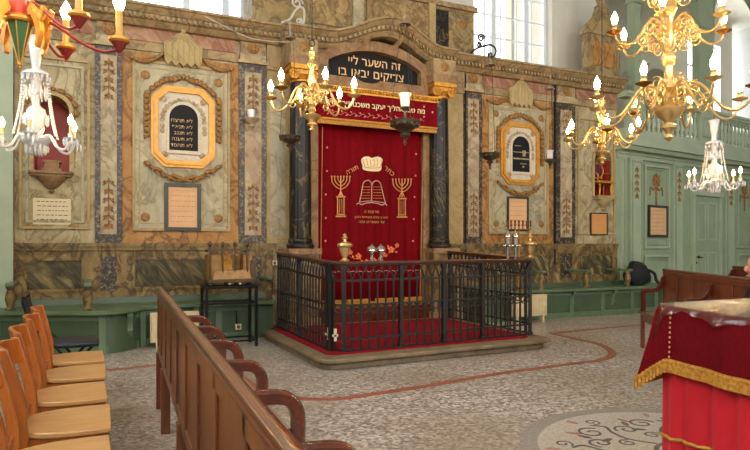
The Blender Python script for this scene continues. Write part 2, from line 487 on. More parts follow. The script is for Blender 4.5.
for (y0, y1) in ((-3.2,-1.2),(.6,2.6),(4.2,6.0)):
    m = MB()
    for k in range(4): m.box(RX0-.2, RX0-.14, y0+(y1-y0)*k/3-.03, y0+(y1-y0)*k/3+.03, 3.2, 6.8)
    for k in range(6): m.box(RX0-.2, RX0-.14, y0, y1, 3.2+3.6*k/5-.03, 3.2+3.6*k/5+.03)
    fr = struct(m, 'window_%d' % nw, M['white']); nw += 1
# ------------------------------------------------------------------ painted bays
def bx(m, mat, x0, x1, z0, z1, d): m.use(mat).box(x0, x1, Y0-d, Y0+.01, z0, z1)
def mould(m, mat, x0, x1, z0, z1, w, d):
    m.use(mat)
    o = [(x0,z0),(x1,z0),(x1,z1),(x0,z1)]; i = [(x0+w,z0+w),(x1-w,z0+w),(x1-w,z1-w),(x0+w,z1-w)]
    m.ring(o, i, lambda a,b:(a,Y0-d,b), lambda a,b:(a,Y0+.005,b))
def leaf(m, x, y, z, L_, w, ang, t=.012):
    m.ball((x, y, z), L_/2, t, w/2, 7, 4, Matrix.Rotation(ang, 3, 'Y'))
def arab(m, x, y, z0, z1, w, n):
    """upright arabesque of leaves"""
    m.tube([(x, y, z0), (x, y, z1)], .007, 5)
    for k in range(n):
        z = z0+(z1-z0)*(k+.5)/n; s_ = (z1-z0)/n; big = .8+.35*(k % 2)
        leaf(m, x, y, z+s_*.2, s_*.55, w*.16, pi/2, .014)
        for sg in (-1, 1):
            m.tube([(x+sg*(w*.24*big+w*.17*(1-q/16)*cos(q*.55+2.6)), y, z+s_*.28*(1-q/16)*sin(q*.55+2.6)) for q in range(14)], .007, 5)
            leaf(m, x+sg*w*.3*big, y, z-s_*.32, w*.28, s_*.16, sg*.5)
            m.ball((x+sg*w*.24*big, y, z), .012, .012, .012, 6, 4)
PIL = [(wx(95), wx(122)), (wx(238.5), wx(266)), (wx(463), wx(481)), (wx(555), wx(574))]
ZC, ZT = 1.27, 3.82
m = MB()
for a, b in PIL:
    w = b-a; s_ = w*.2
    bx(m, M['dark'], a, b, ZC, ZT, .035)
    bx(m, M['lightp'], a+s_, b-s_, ZC+.12, ZT-.12, .045)
    bx(m, M['beige'], a-.02, b+.02, ZT, ZT+.04, .07)
    bx(m, M['lightp'], a+.01, b-.01, ZT+.04, ZT+.13, .05)
    bx(m, M['corn'], a+.02, b-.02, ZT+.13, 4.14, .045)
    bx(m, M['dado'], a-.02, b+.02, .57, 1.2, .035)
    bx(m, M['dark'], a+s_, b-s_, .66, 1.1, .042)
trim(m)
for a, b in PIL:
    c = (a+b)/2; w = b-a
    m = MB(); arab(m, c, Y0-.05, 3.12, 3.66, w*.5, 5); arab(m, c, Y0-.05, 1.45, 2.12, w*.5, 6)
    m.lathe([(0,0),(.07,0),(.085,.012),(.07,.022),(.04,.02),(.03,.032),(0,.034)], (c, Y0-.045, 4.04), 14, Matrix.Rotation(pi/2,3,'X'))
    for k in range(8): leaf(m, c+.05*cos(k*pi/4), Y0-.065, 4.04+.05*sin(k*pi/4), .05, .03, -k*pi/4)
    trim(m, M['ochre'])
# panels
BAYS = [(wx(122), wx(238.5), 'l'), (wx(481), wx(553), 'r')]
for a, b, k in BAYS:
    m = MB()
    bx(m, M['sienna'], a, b, ZC, ZT-.03, .012)
    w = b-a; s_ = .155 if k == 'l' else .16
    bx(m, M['panel'], a+s_, b-s_, 1.47, 3.67, .02)
    mould(m, M['beige'], a+s_-.03, b-s_+.03, 1.44, 3.70, .035, .04)
    mould(m, M['beige'], a+s_+.05, b-s_-.05, 1.53, 3.61, .015, .026)
    trim(m)
    c = (a+b)/2
    m = MB()                                                   # corner rosettes and swags
    for sx in (-1, 1):
        for z in (1.62, 3.5):
            x = c+sx*(w/2-s_-.13)
            m.lathe([(0,0),(.05,0),(.06,.01),(.045,.02),(.02,.02),(.02,.03),(0,.03)], (x, Y0-.018, z), 12, Matrix.Rotation(pi/2,3,'X'))
        pts = [(c+sx*(.22+(w/2-.3)*t), Y0-.05, 3.84-.10*sin(pi*t)-.12*t) for t in [i/10 for i in range(11)]]
        m.tube(pts, [.018+.014*sin(pi*i/10) for i in range(11)], 8)
        for i in range(1, 10): leaf(m, pts[i][0], Y0-.07, pts[i][2], .07, .035, .6*sx)
    trim(m, M['ochre'])
    m = MB()                                                   # canopy cartouche over the panel
    top = [(c-.24,3.72),(c-.2,3.66),(c-.15,3.71),(c-.1,3.65),(c-.05,3.70),(c,3.65),(c+.05,3.70),(c+.1,3.65),(c+.15,3.71),(c+.2,3.66),(c+.24,3.72),(c+.25,3.95),(c+.16,4.0),(c+.08,4.08),(c,4.13),(c-.08,4.08),(c-.16,4.0),(c-.25,3.95)]
    m.prism(top, lambda x,z:(x,Y0-.1,z), lambda x,z:(x,Y0,z))
    m.ball((c,Y0-.1,4.12),.035)
    for i in range(7): m.tube([(c-.22+.0733*i,Y0-.1,3.72),(c-.22+.0733*i,Y0-.105,3.94),(c-.06+.02*i,Y0-.103,4.07)],.008,6)
    trim(m, M['beige'])
# narrow light bays beside the ark, end bays
m = MB()
bx(m, M['beige'], wx(266), wx(290), ZC, ZT, .01); bx(m, M['beige'], wx(446), wx(463), ZC, ZT, .01)
bx(m, M['panel'], wx(270), wx(285), ZC+.1, ZT-.2, .02)
bx(m, M['beige'], XL, wx(95)-.01, ZC, ZT, .012) if False else None
c0, c1 = XL+.05, wx(95)-.06
mould(m, M['beige'], c0, c1, 1.45, 3.6, .03, .03); mould(m, M['panel'], c0+.07, c1-.07, 1.53, 3.52, .03, .02)
c2, c3 = wx(575)+.05, XR-.05
mould(m, M['beige'], c2, c3, 1.45, 3.6, .03, .03)
trim(m)
# joints between the bays
m = MB()
for px in (464, 553.5):
    x = wx(px); m.box(x-.011, x+.011, Y0-.05, Y0, .9, 4.13)
trim(m, M['blackf'])
# frieze, architrave
m = MB()
E_ = [XL]+[v for p in PIL for v in p]+[XR]
for a, b in ((XL, PIL[0][0]), (PIL[0][1], PIL[1][0]), (PIL[2][1], PIL[3][0]), (PIL[3][1], XR)):
    bx(m, M['corn'], a, b, ZT, ZT+.12, .03); bx(m, M['rose'], a+.03, b-.03, ZT+.13, 4.13, .02)
bx(m, M['corn'], PIL[1][1], PIL[2][0], ZT-.05, 4.2, .05)
trim(m)
# dado
m = MB()
for a, b in ((XL, PIL[0][0]-.02), (PIL[0][1]+.02, PIL[1][0]-.02), (PIL[1][1]+.02, 2.36), (5.22, PIL[2][0]-.02), (PIL[2][1]+.02, PIL[3][0]-.02), (PIL[3][1]+.02, XR)):
    bx(m, M['dado'], a, b, .57, 1.19, .03)
    if b-a > .5:
        bx(m, M['dadop'], a+.14, b-.14, .70, 1.05, .022+.012)
        mould(m, M['dado'], a+.1, b-.1, .66, 1.09, .035, .05)
bx(m, M['dado'], XL, 2.4, 1.18, 1.23, .055); bx(m, M['dado'], XL, 2.4, 1.23, 1.275, .07)
bx(m, M['dado'], 5.2, XR, 1.18, 1.23, .055); bx(m, M['dado'], 5.2, XR, 1.23, 1.275, .07)
trim(m)
# ------------------------------------------------------------------ cornice
def cz(x):
    w = .5*(1+cos(pi*(x-4.05)/.98)) if abs(x-4.05) < .98 else 0
    f = 1 if 2.42 < x < 5.28 else 0
    return 8.3-.12*f-.18*w, 4.36+.26*w
path = []
x = XL
xs = [XL, 2.415, 2.425]+[2.9+.045*i for i in range(52)]+[5.275, 5.285, XR+.02]
for x in sorted(xs):
    y, z = cz(x); path.append((x, y, z))
m = MB()
m.sweep(path, [(-1.1,0),(0,0),(.004,-.03),(-.025,-.042),(-.045,-.07),(-.09,-.10),(-.115,-.102),(-.115,-.165),(-.15,-.17),(-.17,-.20),(-.21,-.235),(-.34,-.24),(-.34,-.2),(-1.1,-.2)])
m.use(M['corn'])
m2 = MB(); m2.use(M['corn'])
x = XL+.05
while x < XR-.03:
    y, z = cz(x)
    y2, z2 = cz(x+.036)
    if abs(y-y2) < .05:
        lo = [(x,y+.08,z-.16),(x+.036,y2+.08,z2-.16),(x+.036,y2+.13,z2-.16),(x,y+.13,z-.16)]
        hi = [(p[0],p[1],p[2]+.05) for p in lo]
        m2.hexa(lo, hi)
    x += .068
co = trim(m, M['corn'], smooth=25)
m2.build('dentils', M['corn'], co, smooth=0)
# attic block over the cornice
m = MB(); AY = 8.72
ax0, ax1 = wx(252, AY), wx(474, AY)
m.use(M['attic']).box(ax0, ax1, AY, 9.25, 4.3, 5.22)
m.use(M['corn']).box(ax0-.04, ax1+.04, AY-.05, 9.25, 5.22, 5.3)
m.use(M['rose']).box(ax0-.02, ax1+.03, AY-.05, 9.25, 4.3, 4.5)
a, b = wx(434, AY), wx(448, AY)
m.use(M['col']).box(a, b, AY-.02, AY+.05, 4.5, 5.16)
m.use(M['beige']).box(a-.12, a, AY-.06, AY+.05, 4.5, 5.22)
m.use(M['lightp']).box(wx(352,AY), wx(362,AY), AY-.06, AY+.05, 4.5, 5.22)
a, b = wx(366, AY), wx(428, AY)
m.use(M['attic2']).box(a, b, AY-.02, AY+.05, 4.72, 5.15)
a, b = wx(310, AY), wx(350, AY)
m.use(M['attic2']).box(a, b, AY-.02, AY+.05, 4.6, 5.15)
m.use(M['ochre']).lathe([(0,0),(.07,0),(.08,.012),(.05,.022),(.03,.035),(0,.036)], (wx(463,AY), AY, 4.98), 12, Matrix.Rotation(pi/2,3,'X'))
trim(m)
# pedestal with ogee cap at the right end of the cornice
m = MB(); OY = 8.55
oa, ob = wx(587, OY), wx(620, OY); oc = (oa+ob)/2; ow = (ob-oa)/2
zb = 4.36
pr = [(oa, zb),(ob, zb),(ob, 5.25),(ob-.06,5.38),(ob-.16,5.46),(ob-.24,5.54),(oc+.1,5.72),(oc-.1,5.72),(oa+.24,5.54),(oa+.16,5.46),(oa+.06,5.38),(oa,5.25)]
m.use(M['attic']).prism(pr, lambda x_,z_:(x_,OY,z_), lambda x_,z_:(x_,OY+.14,z_))
m.use(M['corn']).box(oa-.03, ob+.03, OY-.03, OY+.17, 5.18, 5.24)
m.use(M['corn']).lathe([(.1,0),(.13,.04),(.06,.1),(.09,.16),(.11,.22),(.07,.3),(.03,.36),(.05,.42),(0,.5)], (oc, OY+.07, 5.70), 14)
m.use(M['sienna']).box(oa+.15, ob-.15, OY-.012, OY+.1, 4.6, 5.05)
trim(m)
# ================================================================== ARK
ark = thing('torah_ark', 'tall black-columned marble ark with arched black inscription board over the red curtain', 'ark', (3.83, 8.4, 0))
CXL, CXR = 2.68, 4.97
for cx in (CXL, CXR):
    m = MB(); n = 80; prof = [(.15,1.22),(.172,1.24),(.172,1.30),(.155,1.33),(.155,1.36)]
    m.use(M['col'])
    m.lathe([(.0,1.2),(.19,1.2),(.2,1.235),(.19,1.26),(.168,1.28),(.175,1.31),(.165,1.335),(.157,1.345),(.0,1.35)], (cx,8.3,0), 24)
    vs = []; fs = []
    zs = [1.34, 2.0, 2.8, 3.56]; rs = [.157,.157,.15,.138]
    for z, r in zip(zs, rs):
        for k in range(n):
            w = 2*pi*k/n; rr = r*(1-.045*(abs(cos(10*w))**.6))
            vs.append((cx+rr*cos(w), 8.3+rr*sin(w), z))
    for i in range(3):
        for k in range(n): fs.append((i*n+k, i*n+(k+1) % n, (i+1)*n+(k+1) % n, (i+1)*n+k))
    m.add(vs, fs)
    m.build('fluted_column', None, ark, smooth=60)
    m = MB()
    m.lathe([(.138,3.54),(.155,3.55),(.155,3.57),(.14,3.585),(.17,3.64),(.13,3.66)], (cx,8.3,0), 20)
    m.box(cx-.2, cx+.2, 8.1, 8.5, 3.71, 3.77)
    for sx in (-1,1):
        cyl = Matrix.Rotation(pi/2,3,'X')
        m.lathe([(0,-.17),(.075,-.17),(.085,-.15),(.06,-.1),(.06,.1),(.085,.15),(.075,.17),(0,.17)], (cx+sx*.135, 8.3, 3.645), 16, cyl)
        for k in range(18):
            w = k*.7; r = .07*(1-k/20)
            m.ball((cx+sx*(.135+r*cos(w)), 8.125, 3.645+r*sin(w)), .012, n=6, m=4)
    m.box(cx-.17, cx+.17, 8.14, 8.46, 3.65, 3.71)
    m.build('capital', M['gold'], ark)
    m = MB(); m.use(M['pink']).box(cx-.22, cx+.22, 8.1, 8.6, 3.77, 3.9)
    m.use(M['corn']).box(cx-.2, cx+.2, 8.13, 8.6, 3.9, 4.14)
    m.use(M['ochre']).lathe([(0,0),(.06,0),(.075,.012),(.05,.02),(.02,.034),(0,.034)], (cx,8.13,4.02), 12, Matrix.Rotation(pi/2,3,'X'))
    m.build('entablature_block', None, ark)
    m = MB(); m.use(M['pink']).box(cx-.24, cx+.24, 8.06, 8.6, 1.12, 1.2)
    m.use(M['dado']).box(cx-.21, cx+.21, 8.09, 8.6, .2, 1.12); m.use(M['pink']).box(cx-.24, cx+.24, 8.06, 8.6, .12, .22)
    m.build('pedestal', None, ark)
m = MB()
for a, b in ((2.84,2.97),(4.72,4.83)): MB().box(a, b, 8.36, 8.6, .2, 3.55).build('jamb', M['pink'], ark)
m = MB(); m.box(2.9, 4.78, 8.3, 8.6, 3.53, 3.73); m.box(2.9,3.08,8.35,8.6,3.73,4.1); m.box(4.67,4.78,8.35,8.6,3.73,4.1)
m.build('lintel', M['pink'], ark)
m = MB(); m.box(2.9, 4.8, 8.2, 8.6, .12, .33); m.build('threshold_step', M['pewd'], ark)
m = MB(); m.box(2.95,4.75,8.5,8.6,.3,3.53); m.build('ark_door', M['pewd'], ark)
sx0, sx1, szb, szs, szt = 3.106, 4.645, 3.73, 3.95, 4.165
def arcline(x0, x1, zs, zt, n=16):
    h = zt-zs; hw = (x1-x0)/2; R = (hw*hw+h*h)/(2*h); cx = (x0+x1)/2; cz_ = zt-R; a = math.asin(hw/R)
    return [(cx+R*sin(a-2*a*i/n), cz_+R*cos(a-2*a*i/n)) for i in range(n+1)]
inner = [(sx0,szb),(sx1,szb)]+arcline(sx0,sx1,szs,szt)
outer = [(sx0-.16,szb),(sx1+.16,szb)]+arcline(sx0-.16,sx1+.16,szs+.05,szt+.15)
m = MB(); m.ring(outer, inner, lambda a,b:(a,8.3,b), lambda a,b:(a,8.55,b))
m.build('arched_hood', M['pink'], ark, smooth=25)
m = MB()
m.prism(inner, lambda a,b:(a,8.42,b), lambda a,b:(a,8.47,b))
m.prism([(3.75+.18*cos(a),3.735-.06*sin(a)) for a in [pi*k/10 for k in range(11)]], lambda a,b:(a,8.28,b), lambda a,b:(a,8.44,b))
sb = m.build('inscription_board', M['black'], ark, smooth=0)
m = MB()
def on_wall(x, y, z, ox, oz, Y): return (ox+x, Y-z, oz+y)
text_into(m, heb('זה השער ליי'), lambda x,y,z: on_wall(x,y,z,3.90,3.965,8.415), .168, bold=.001); m.build('lettering', M['letter'], sb, smooth=0); m = MB()
text_into(m, heb('צדיקים יבאו בו'), lambda x,y,z: on_wall(x,y,z,3.85,3.785,8.415), .178, bold=.001)
m.build('lettering', M['letter'], sb, smooth=0)
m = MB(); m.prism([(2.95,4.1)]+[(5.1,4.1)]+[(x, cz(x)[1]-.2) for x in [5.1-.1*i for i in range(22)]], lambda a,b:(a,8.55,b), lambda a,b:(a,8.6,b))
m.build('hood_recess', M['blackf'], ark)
m = MB()
for x0, x1 in ((3.62,3.72),(4.1,4.25),(4.58,4.66)):
    m.hexa([(x0,8.3,4.22),(x0+.09,8.3,4.22),(x0+.09,8.4,4.22),(x0,8.4,4.22)], [(x1,8.2,4.42),(x1+.09,8.2,4.42),(x1+.09,8.3,4.42),(x1,8.3,4.42)])
m.build('hood_rib', M['pink'], ark)
# ------------------------------------------------------------------ curtain
KY = 8.40
cur = thing('ark_curtain', 'long crimson velvet curtain embroidered with crown, tablets and two menorahs, hanging before the ark', 'curtain', (3.85, KY, .3))
m = MB(); N = 120; x0, x1 = 2.99, 4.715
vs = []; fs = []
for j, z in enumerate((.40, 1.2, 2.2, 3.5)):
    for i in range(N+1):
        t_ = i/N; x = x0+(x1-x0)*t_
        fold = (.010*sin(t_*46)+.007*sin(t_*83+1)+.006*sin(t_*21+.5))*(1.2 if j < 2 else .8)
        vs.append((x, KY+.02+fold, z))
for j in range(3):
    for i in range(N): fs.append((j*(N+1)+i, j*(N+1)+i+1, (j+1)*(N+1)+i+1, (j+1)*(N+1)+i))
m.add(vs, fs)
o = m.build('velvet_panel', M['velvet'], cur, smooth=80)
sm = o.modifiers.new('thickness', 'SOLIDIFY'); sm.thickness = .012
m = MB()
for i in range(90):
    x = x0+(x1-x0)*(i+.5)/90
    m.tube([(x,KY+.01,.42),(x+random.uniform(-.004,.004),KY+.005,.335)], [.009,.011], 5)
m.box(x0, x1, KY-.005, KY+.02, .405, .435)
m.build('gold_fringe', M['fringe'], cur)
EY = KY-.018
def cp(px, py): return W(px, py, EY)
def curtube(m, pxs, r=.005, n=5, sm=4):
    pts = [cp(*p) for p in pxs]
    m.tube(cr(pts, sm) if len(pts) > 2 else pts, r, n)
def disc(m, px, py, r, y=EY, n=10):
    c = cp(px, py); m.ball((c.x, y, c.z), r, .006, r, n, 4)
# crown
m = MB()
crown = [(363.5,169.5),(372,171.3),(380.5,170.5),(381.5,164),(382.5,159.5),(379,156.8),(375,157),(372,158),(368.5,156.6),(364.5,156.8),(361.3,159.8),(362.5,165)]
P = cr([cp(*p) for p in crown], 3, True)
pts2 = [(p.x, p.z) for p in P]
if sum(pts2[i][0]*pts2[(i+1) % len(pts2)][1]-pts2[(i+1) % len(pts2)][0]*pts2[i][1] for i in range(len(pts2))) < 0: pts2.reverse()
m.prism(pts2, lambda a,b:(a,EY-.001,b), lambda a,b:(a,EY+.008,b))
m.use(M['embw']); m.mi = [0]*len(m.f)
m.use(M['emb'])
for k in range(6): curtube(m, [(363+3.7*k-.5,159),(363.7+3.5*k,163),(365+3.0*k,167)], .007)
curtube(m, [(363.5,167),(372,168.2),(380.5,167.5)], .006)
m.build('embroidered_crown', None, cur)
# menorahs
for (cx, yt, yb, ped0, ped1) in ((340.8,176.5,190,197,216.5),(402,179.3,192,198.6,217)):
    m = MB(); ym = yb-2
    for k, dx in enumerate((9.2,6.2,3.1)):
        dep = (11.5,8.5,5.5)[k]
        curtube(m, [(cx-dx,yt),(cx-dx*.92,yt+dep*.5),(cx-dx*.5,yt+dep*.92),(cx,yt+dep+1),(cx+dx*.5,yt+dep*.92),(cx+dx*.92,yt+dep*.5),(cx+dx,yt)], .008)
        for s_ in (-1,1): disc(m, cx+s_*dx, yt, .014)
    curtube(m, [(cx,yt-.5),(cx,197)], .010); disc(m, cx, yt, .014)
    curtube(m, [(cx-2.5,197),(cx-1,193.5),(cx,191)], .008); curtube(m, [(cx+2.5,197),(cx+1,193.5),(cx,191)], .008)
    m.build('embroidered_menorah', M['emb'], cur)
    m = MB()
    for dx in (-3.2, 3.2): curtube(m, [(cx+dx,ped0+1),(cx+dx,ped1-2)], .009)
    for dx in (-1.1, 1.1): curtube(m, [(cx+dx,ped0+2),(cx+dx,ped1-2)], .004)
    curtube(m, [(cx-4.4,ped0),(cx+4.4,ped0)], .013); curtube(m, [(cx-5,ped1),(cx+5,ped1)], .014); curtube(m, [(cx-4,ped1-2),(cx+4,ped1-2)], .007)
    m.build('embroidered_pedestal', M['emb'], cur)
# tablets of the law
m = MB()
curtube(m, [(359.5,202),(361.5,193),(363,184),(365.5,181),(368.5,180.4),(371,182.5),(371.8,186),(371.5,201)], .007)
curtube(m, [(371.9,186),(373,182.6),(376,180.8),(379.5,182),(381.3,186),(383,194),(385.5,203)], .007)
curtube(m, [(359.5,202),(371,201),(385.5,203)], .006)
curtube(m, [(356.5,204.6),(358.5,203),(361.5,204.5),(366,203.2),(372,202.6),(378,203.6),(382,205),(385,203.8),(387,205.4)], .008)
m.build('embroidered_tablets', M['embs'], cur)
m = MB()
for r in range(5):
    y = 186.8+r*2.85
    for (a, b) in ((363.2-r*.45,370.2),(373.2,381-.0+r*.5)):
        x = a
        while x < b-.6:
            w = random.uniform(.7,1.5); curtube(m, [(x,y+.1),(min(x+w,b),y+.1)], .0055, 4); x += w+.45
m.build('embroidered_commandments', M['emb'], cur)
m = MB()
def ctext(s, px, py, size, rot=0, bold=-.0008):
    c = cp(px, py)
    text_into(m, heb(s), lambda x,y,z: (c.x+x*cos(rot)-y*sin(rot), EY-.002-z, c.z+x*sin(rot)+y*cos(rot)), size, bold=bold)
ctext('כתר', 388.2, 172.8, .105, -.62); m.build('embroidered_lettering', M['emb'], cur, smooth=0); m = MB()
ctext('תורה', 353, 171.8, .10, .5); m.build('embroidered_lettering', M['emb'], cur, smooth=0); m = MB()
ctext("תרומת ה", 371.5, 213.2, .065); m.build('embroidered_lettering', M['emb'], cur, smooth=0); m = MB()
ctext('לזכרון עולם משפחת חסון', 371.5, 218.3, .050); m.build('embroidered_lettering', M['emb'], cur, smooth=0); m = MB()
ctext('עד העשרים שנה', 371.5, 223.2, .06)
m.build('embroidered_lettering', M['emb'], cur, smooth=0)
# flower garland, scalloped line, stars
m = MB()
curtube(m, [(346,253),(352,258),(359,259),(366,262.5),(374,261.5),(382,257.5),(390,252.5),(397,247)], .004)
for px, py, r in ((350.5,252.5,.030),(358.5,256.5,.042),(366.5,261,.026),(374,260,.03),(391.2,249.8,.045),(397,245.5,.030),(384,254,.025)):
    c = cp(px, py)
    for k in range(5): m.ball((c.x+r*.75*cos(k*1.257+.3), EY-.002, c.z+r*.75*sin(k*1.257+.3)), r*.5, .007, r*.5, 8, 4)
    m.ball((c.x, EY-.006, c.z), r*.3, .006, r*.3, 6, 4)
for px, py in ((353,257),(362,261),(370,262),(379,259),(386,256),(396,252),(388,247)):
    c = cp(px, py); leaf(m, c.x, EY-.002, c.z, .06, .03, px)
m.build('embroidered_garland', M['embo'], cur)
m = MB(); pts = []
zz = cp(371, 272).z
for i in range(61):
    x = 3.03+1.64*i/60; pts.append((x, EY-.002, zz+.018*abs(sin(i*pi/4))))
m.tube(pts, .006, 5); m.build('scalloped_braid', M['embp'], cur)
m = MB()
for px, py in ((327,147.5),(327,171),(325.8,194.5),(325.8,218),(325.5,241),(416,154),(415.5,175.7),(414.5,197),(413.8,219),(413,241)):
    m = MB(); disc(m, px, py, .016, n=6); m.build('embroidered_star', M['embp'], cur)
m = MB()
curtube(m, [(322.5,127),(320.2,300)], .005); m.build('edge_braid', M['emb'], cur)
m = MB(); curtube(m, [(423.5,133),(420,298)], .005); m.build('edge_braid', M['emb'], cur)
# valance
VY = 8.2
val = thing('ark_valance', 'crimson velvet valance with cream embroidered Hebrew verse over the ark curtain', 'valance', (3.89, VY, 3.0))
m = MB(); vs = []; fs = []; N = 60; x0, x1 = wx(317.5, VY), wx(437, VY)
for j, z in enumerate((3.06, 3.25, 3.46)):
    for i in range(N+1): vs.append((x0+(x1-x0)*i/N, VY+.012*sin(i*.9)*(1-j*.4), z))
for j in range(2):
    for i in range(N): fs.append((j*(N+1)+i, j*(N+1)+i+1, (j+1)*(N+1)+i+1, (j+1)*(N+1)+i))
m.add(vs, fs); m.box(x0, x0+.012, VY, 8.3, 3.06, 3.46); m.box(x1-.012, x1, VY, 8.3, 3.06, 3.46)
o = m.build('velvet_band', M['velvet'], val, smooth=80)
m = MB()
for i in range(100):
    x = x0+(x1-x0)*(i+.5)/100
    m.tube([(x,VY+.003,3.07),(x,VY+.003,2.99)], [.009,.012], 5)
m.box(x0, x1, VY-.02, VY+.02, 3.055, 3.08); m.build('gold_fringe', M['fringe'], val)
m = MB()
m.box(x0-.03, x1+.03, VY-.02, 8.31, 3.46, 3.50); m.box(x0-.05, x1+.05, VY-.05, 8.31, 3.525, 3.545)
for i in range(46):
    x = x0+(x1-x0)*(i+.5)/46
    m.ball((x, VY-.03, 3.508), .02, .025, .026, 7, 5)
m.build('carved_gilt_pelmet', M['gold'], val)
m = MB()
text_into(m, heb('מה טבו אהליך יעקב משכנותיך ישראל'), lambda x,y,z: (3.80+x, VY-.025-z, 3.27+y), .104, bold=.001)
m.build('embroidered_verse', M['embw'], val, smooth=0)
m = MB()
pts = [(x0+.1+(x1-x0-.35)*i/80, VY-.016, 3.155+.02*sin(i*.9)) for i in range(81)]
m.tube(pts, .004, 5)
for i in range(22): leaf(m, x0+.15+(x1-x0-.45)*i/21, VY-.018, 3.155+(.03 if i % 2 else -.02), .04, .02, .6 if i % 2 else -.6, .006)
m.build('embroidered_vine', M['embp'], val)
m = MB()
for px, py in ((423.5,106.8),(432,112.5),(423.5,117),(326,93),(326,104)):
    c = W(px, py, VY); m = MB(); m.ball((c.x, VY-.016, c.z), .018, .007, .018, 6, 4); m.build('embroidered_star', M['embp'], val)
# ================================================================== WALL TABLETS, NOTICES, NICHES
def octo(cx, w, z0, z1, c):
    a, b = cx-w/2, cx+w/2
    return [(a+c,z0),(b-c,z0),(b,z0+c),(b,z1-c),(b-c,z1),(a+c,z1),(a,z1-c),(a,z0+c)]
def archpoly(cx, w, z0, z1, n=12):
    r = w/2
    return [(cx-r,z0),(cx+r,z0)]+[(cx+r*cos(pi*i/n), z1-r+r*sin(pi*i/n)) for i in range(n+1)]
def tablet(px0, px1, label, lines):
    cx = (wx(px0)+wx(px1))/2; z0, z1, w = 2.30, 3.385, .83
    tb = thing('commandment_tablet', label, 'wall tablet', (cx, Y0, z0), group='commandment tablets beside the ark')
    m = MB()
    for o_, i_, d in ((0,.045,.05),(.035,.085,.075)):
        m.ring(octo(cx,w-2*o_,z0+o_,z1-o_,.16-o_*.4), octo(cx,w-2*i_,z0+i_,z1-i_,.16-i_*.4), lambda a,b:(a,Y0-d,b), lambda a,b:(a,Y0-.01,b))
    m.build('gilt_frame', M['gilt'], tb, smooth=0)
    m = MB(); m.prism(octo(cx,w-.16,z0+.08,z1-.08,.12), lambda a,b:(a,Y0-.04,b), lambda a,b:(a,Y0-.01,b))
    m.ring(archpoly(cx,.44,z0+.18,z1-.2), archpoly(cx,.375,z0+.225,z1-.24), lambda a,b:(a,Y0-.065,b), lambda a,b:(a,Y0-.03,b))
    m.build('marble_slab', M['whitem'], tb, smooth=25)
    m = MB()                                                    # carved spandrel relief
    for k in range(15):
        a = pi*k/14; m.ball((cx+.275*cos(a), Y0-.042, 2.93+.275*sin(a)), .035, .012, .035, 7, 4)
    m.build('carved_arch_band', M['lightp'], tb)
    for s_ in (-1,1):
        m = MB()
        for z in (2.85,2.78): m.ball((cx+s_*.275,Y0-.042,z),.035,.012,.040,7,4)
        m.build('carved_relief', M['lightp'], tb); m = MB()
        m.lathe([(0,0),(.04,0),(.045,.01),(.02,.02),(0,.02)], (cx+s_*.26,Y0-.04,3.2), 10, Matrix.Rotation(pi/2,3,'X')); m.build('carved_rosette', M['lightp'], tb); m = MB()
        m.lathe([(0,0),(.04,0),(.045,.01),(.02,.02),(0,.02)], (cx+s_*.24,Y0-.04,2.47), 10, Matrix.Rotation(pi/2,3,'X'))
        m.build('carved_rosette', M['lightp'], tb)
    m = MB(); m.prism(archpoly(cx,.375,2.525,3.145), lambda a,b:(a,Y0-.055,b), lambda a,b:(a,Y0-.03,b))
    bt = m.build('black_tablet', M['black'], tb, smooth=25)
    if lines:
        for i, s_ in enumerate(lines):
            m = MB(); text_into(m, heb(s_), lambda x,y,z: (cx+.115+x, Y0-.058-z, 2.905-.083*i+y), .070, align='RIGHT', bold=-.0008, ext=.001)
            m.build('lettering', M['letter'], bt, smooth=0)
    else:                                                       # pale bars painted in place of reflections on the black arch
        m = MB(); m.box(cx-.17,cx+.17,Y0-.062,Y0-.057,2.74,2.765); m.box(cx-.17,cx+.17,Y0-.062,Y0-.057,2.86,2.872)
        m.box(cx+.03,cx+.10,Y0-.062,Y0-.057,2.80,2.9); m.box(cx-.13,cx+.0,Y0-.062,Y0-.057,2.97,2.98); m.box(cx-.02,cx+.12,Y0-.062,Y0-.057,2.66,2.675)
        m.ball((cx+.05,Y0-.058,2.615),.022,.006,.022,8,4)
        m.build('painted_glint', M['lightp'], bt, smooth=0)
    m = MB(); lo = MB()                                         # carved garlands
    for s_ in (-1,1):
        z = z1-.18
        pts = [(cx+s_*(.10+.36*t_), z1+.10-.22*t_*t_) for t_ in [i/6 for i in range(7)]]+[(cx+s_*.47, z1-.16-.075*i) for i in range(8)]
        for i, (x, zz_) in enumerate(pts):
            m.ball((x, Y0-.045, zz_), .042, .035, .036, 8, 5)
            m.ball((x+s_*.018, Y0-.05, zz_-.03), .02, .03, .02, 6, 4)
        for i in range(7):
            t_ = i/6; lo.ball((cx+s_*(.04+.42*t_), Y0-.05, z0-.15+.19*t_*t_+.02*sin(i*2)), .055, .03, .030, 8, 5, Matrix.Rotation(-s_*.5,3,'Y'))
            leaf(lo, cx+s_*(.06+.40*t_), Y0-.06, z0-.15+.19*t_*t_-.03, .08, .03, i)
    for i in range(9): leaf(m, cx+(i-4)*.055, Y0-.05, z1+.14-.012*abs(i-4), .10, .05, (i-4)*.35+pi/2, .03)
    leaf(lo, cx, Y0-.05, z0-.17, .12, .06, 0, .03); lo.build('carved_swag', M['ochre'], tb)
    m.build('carved_garland', M['ochre'], tb)
tablet(150, 215, 'gilt octagonal wall tablet left of the ark, five lines of gold Hebrew on black', ['לא תרצח','לא תנאף','לא תגנב','לא תענה','לא תחמד'])
tablet(497, 540, 'gilt octagonal wall tablet right of the ark, its black arch streaked with painted reflections', None)
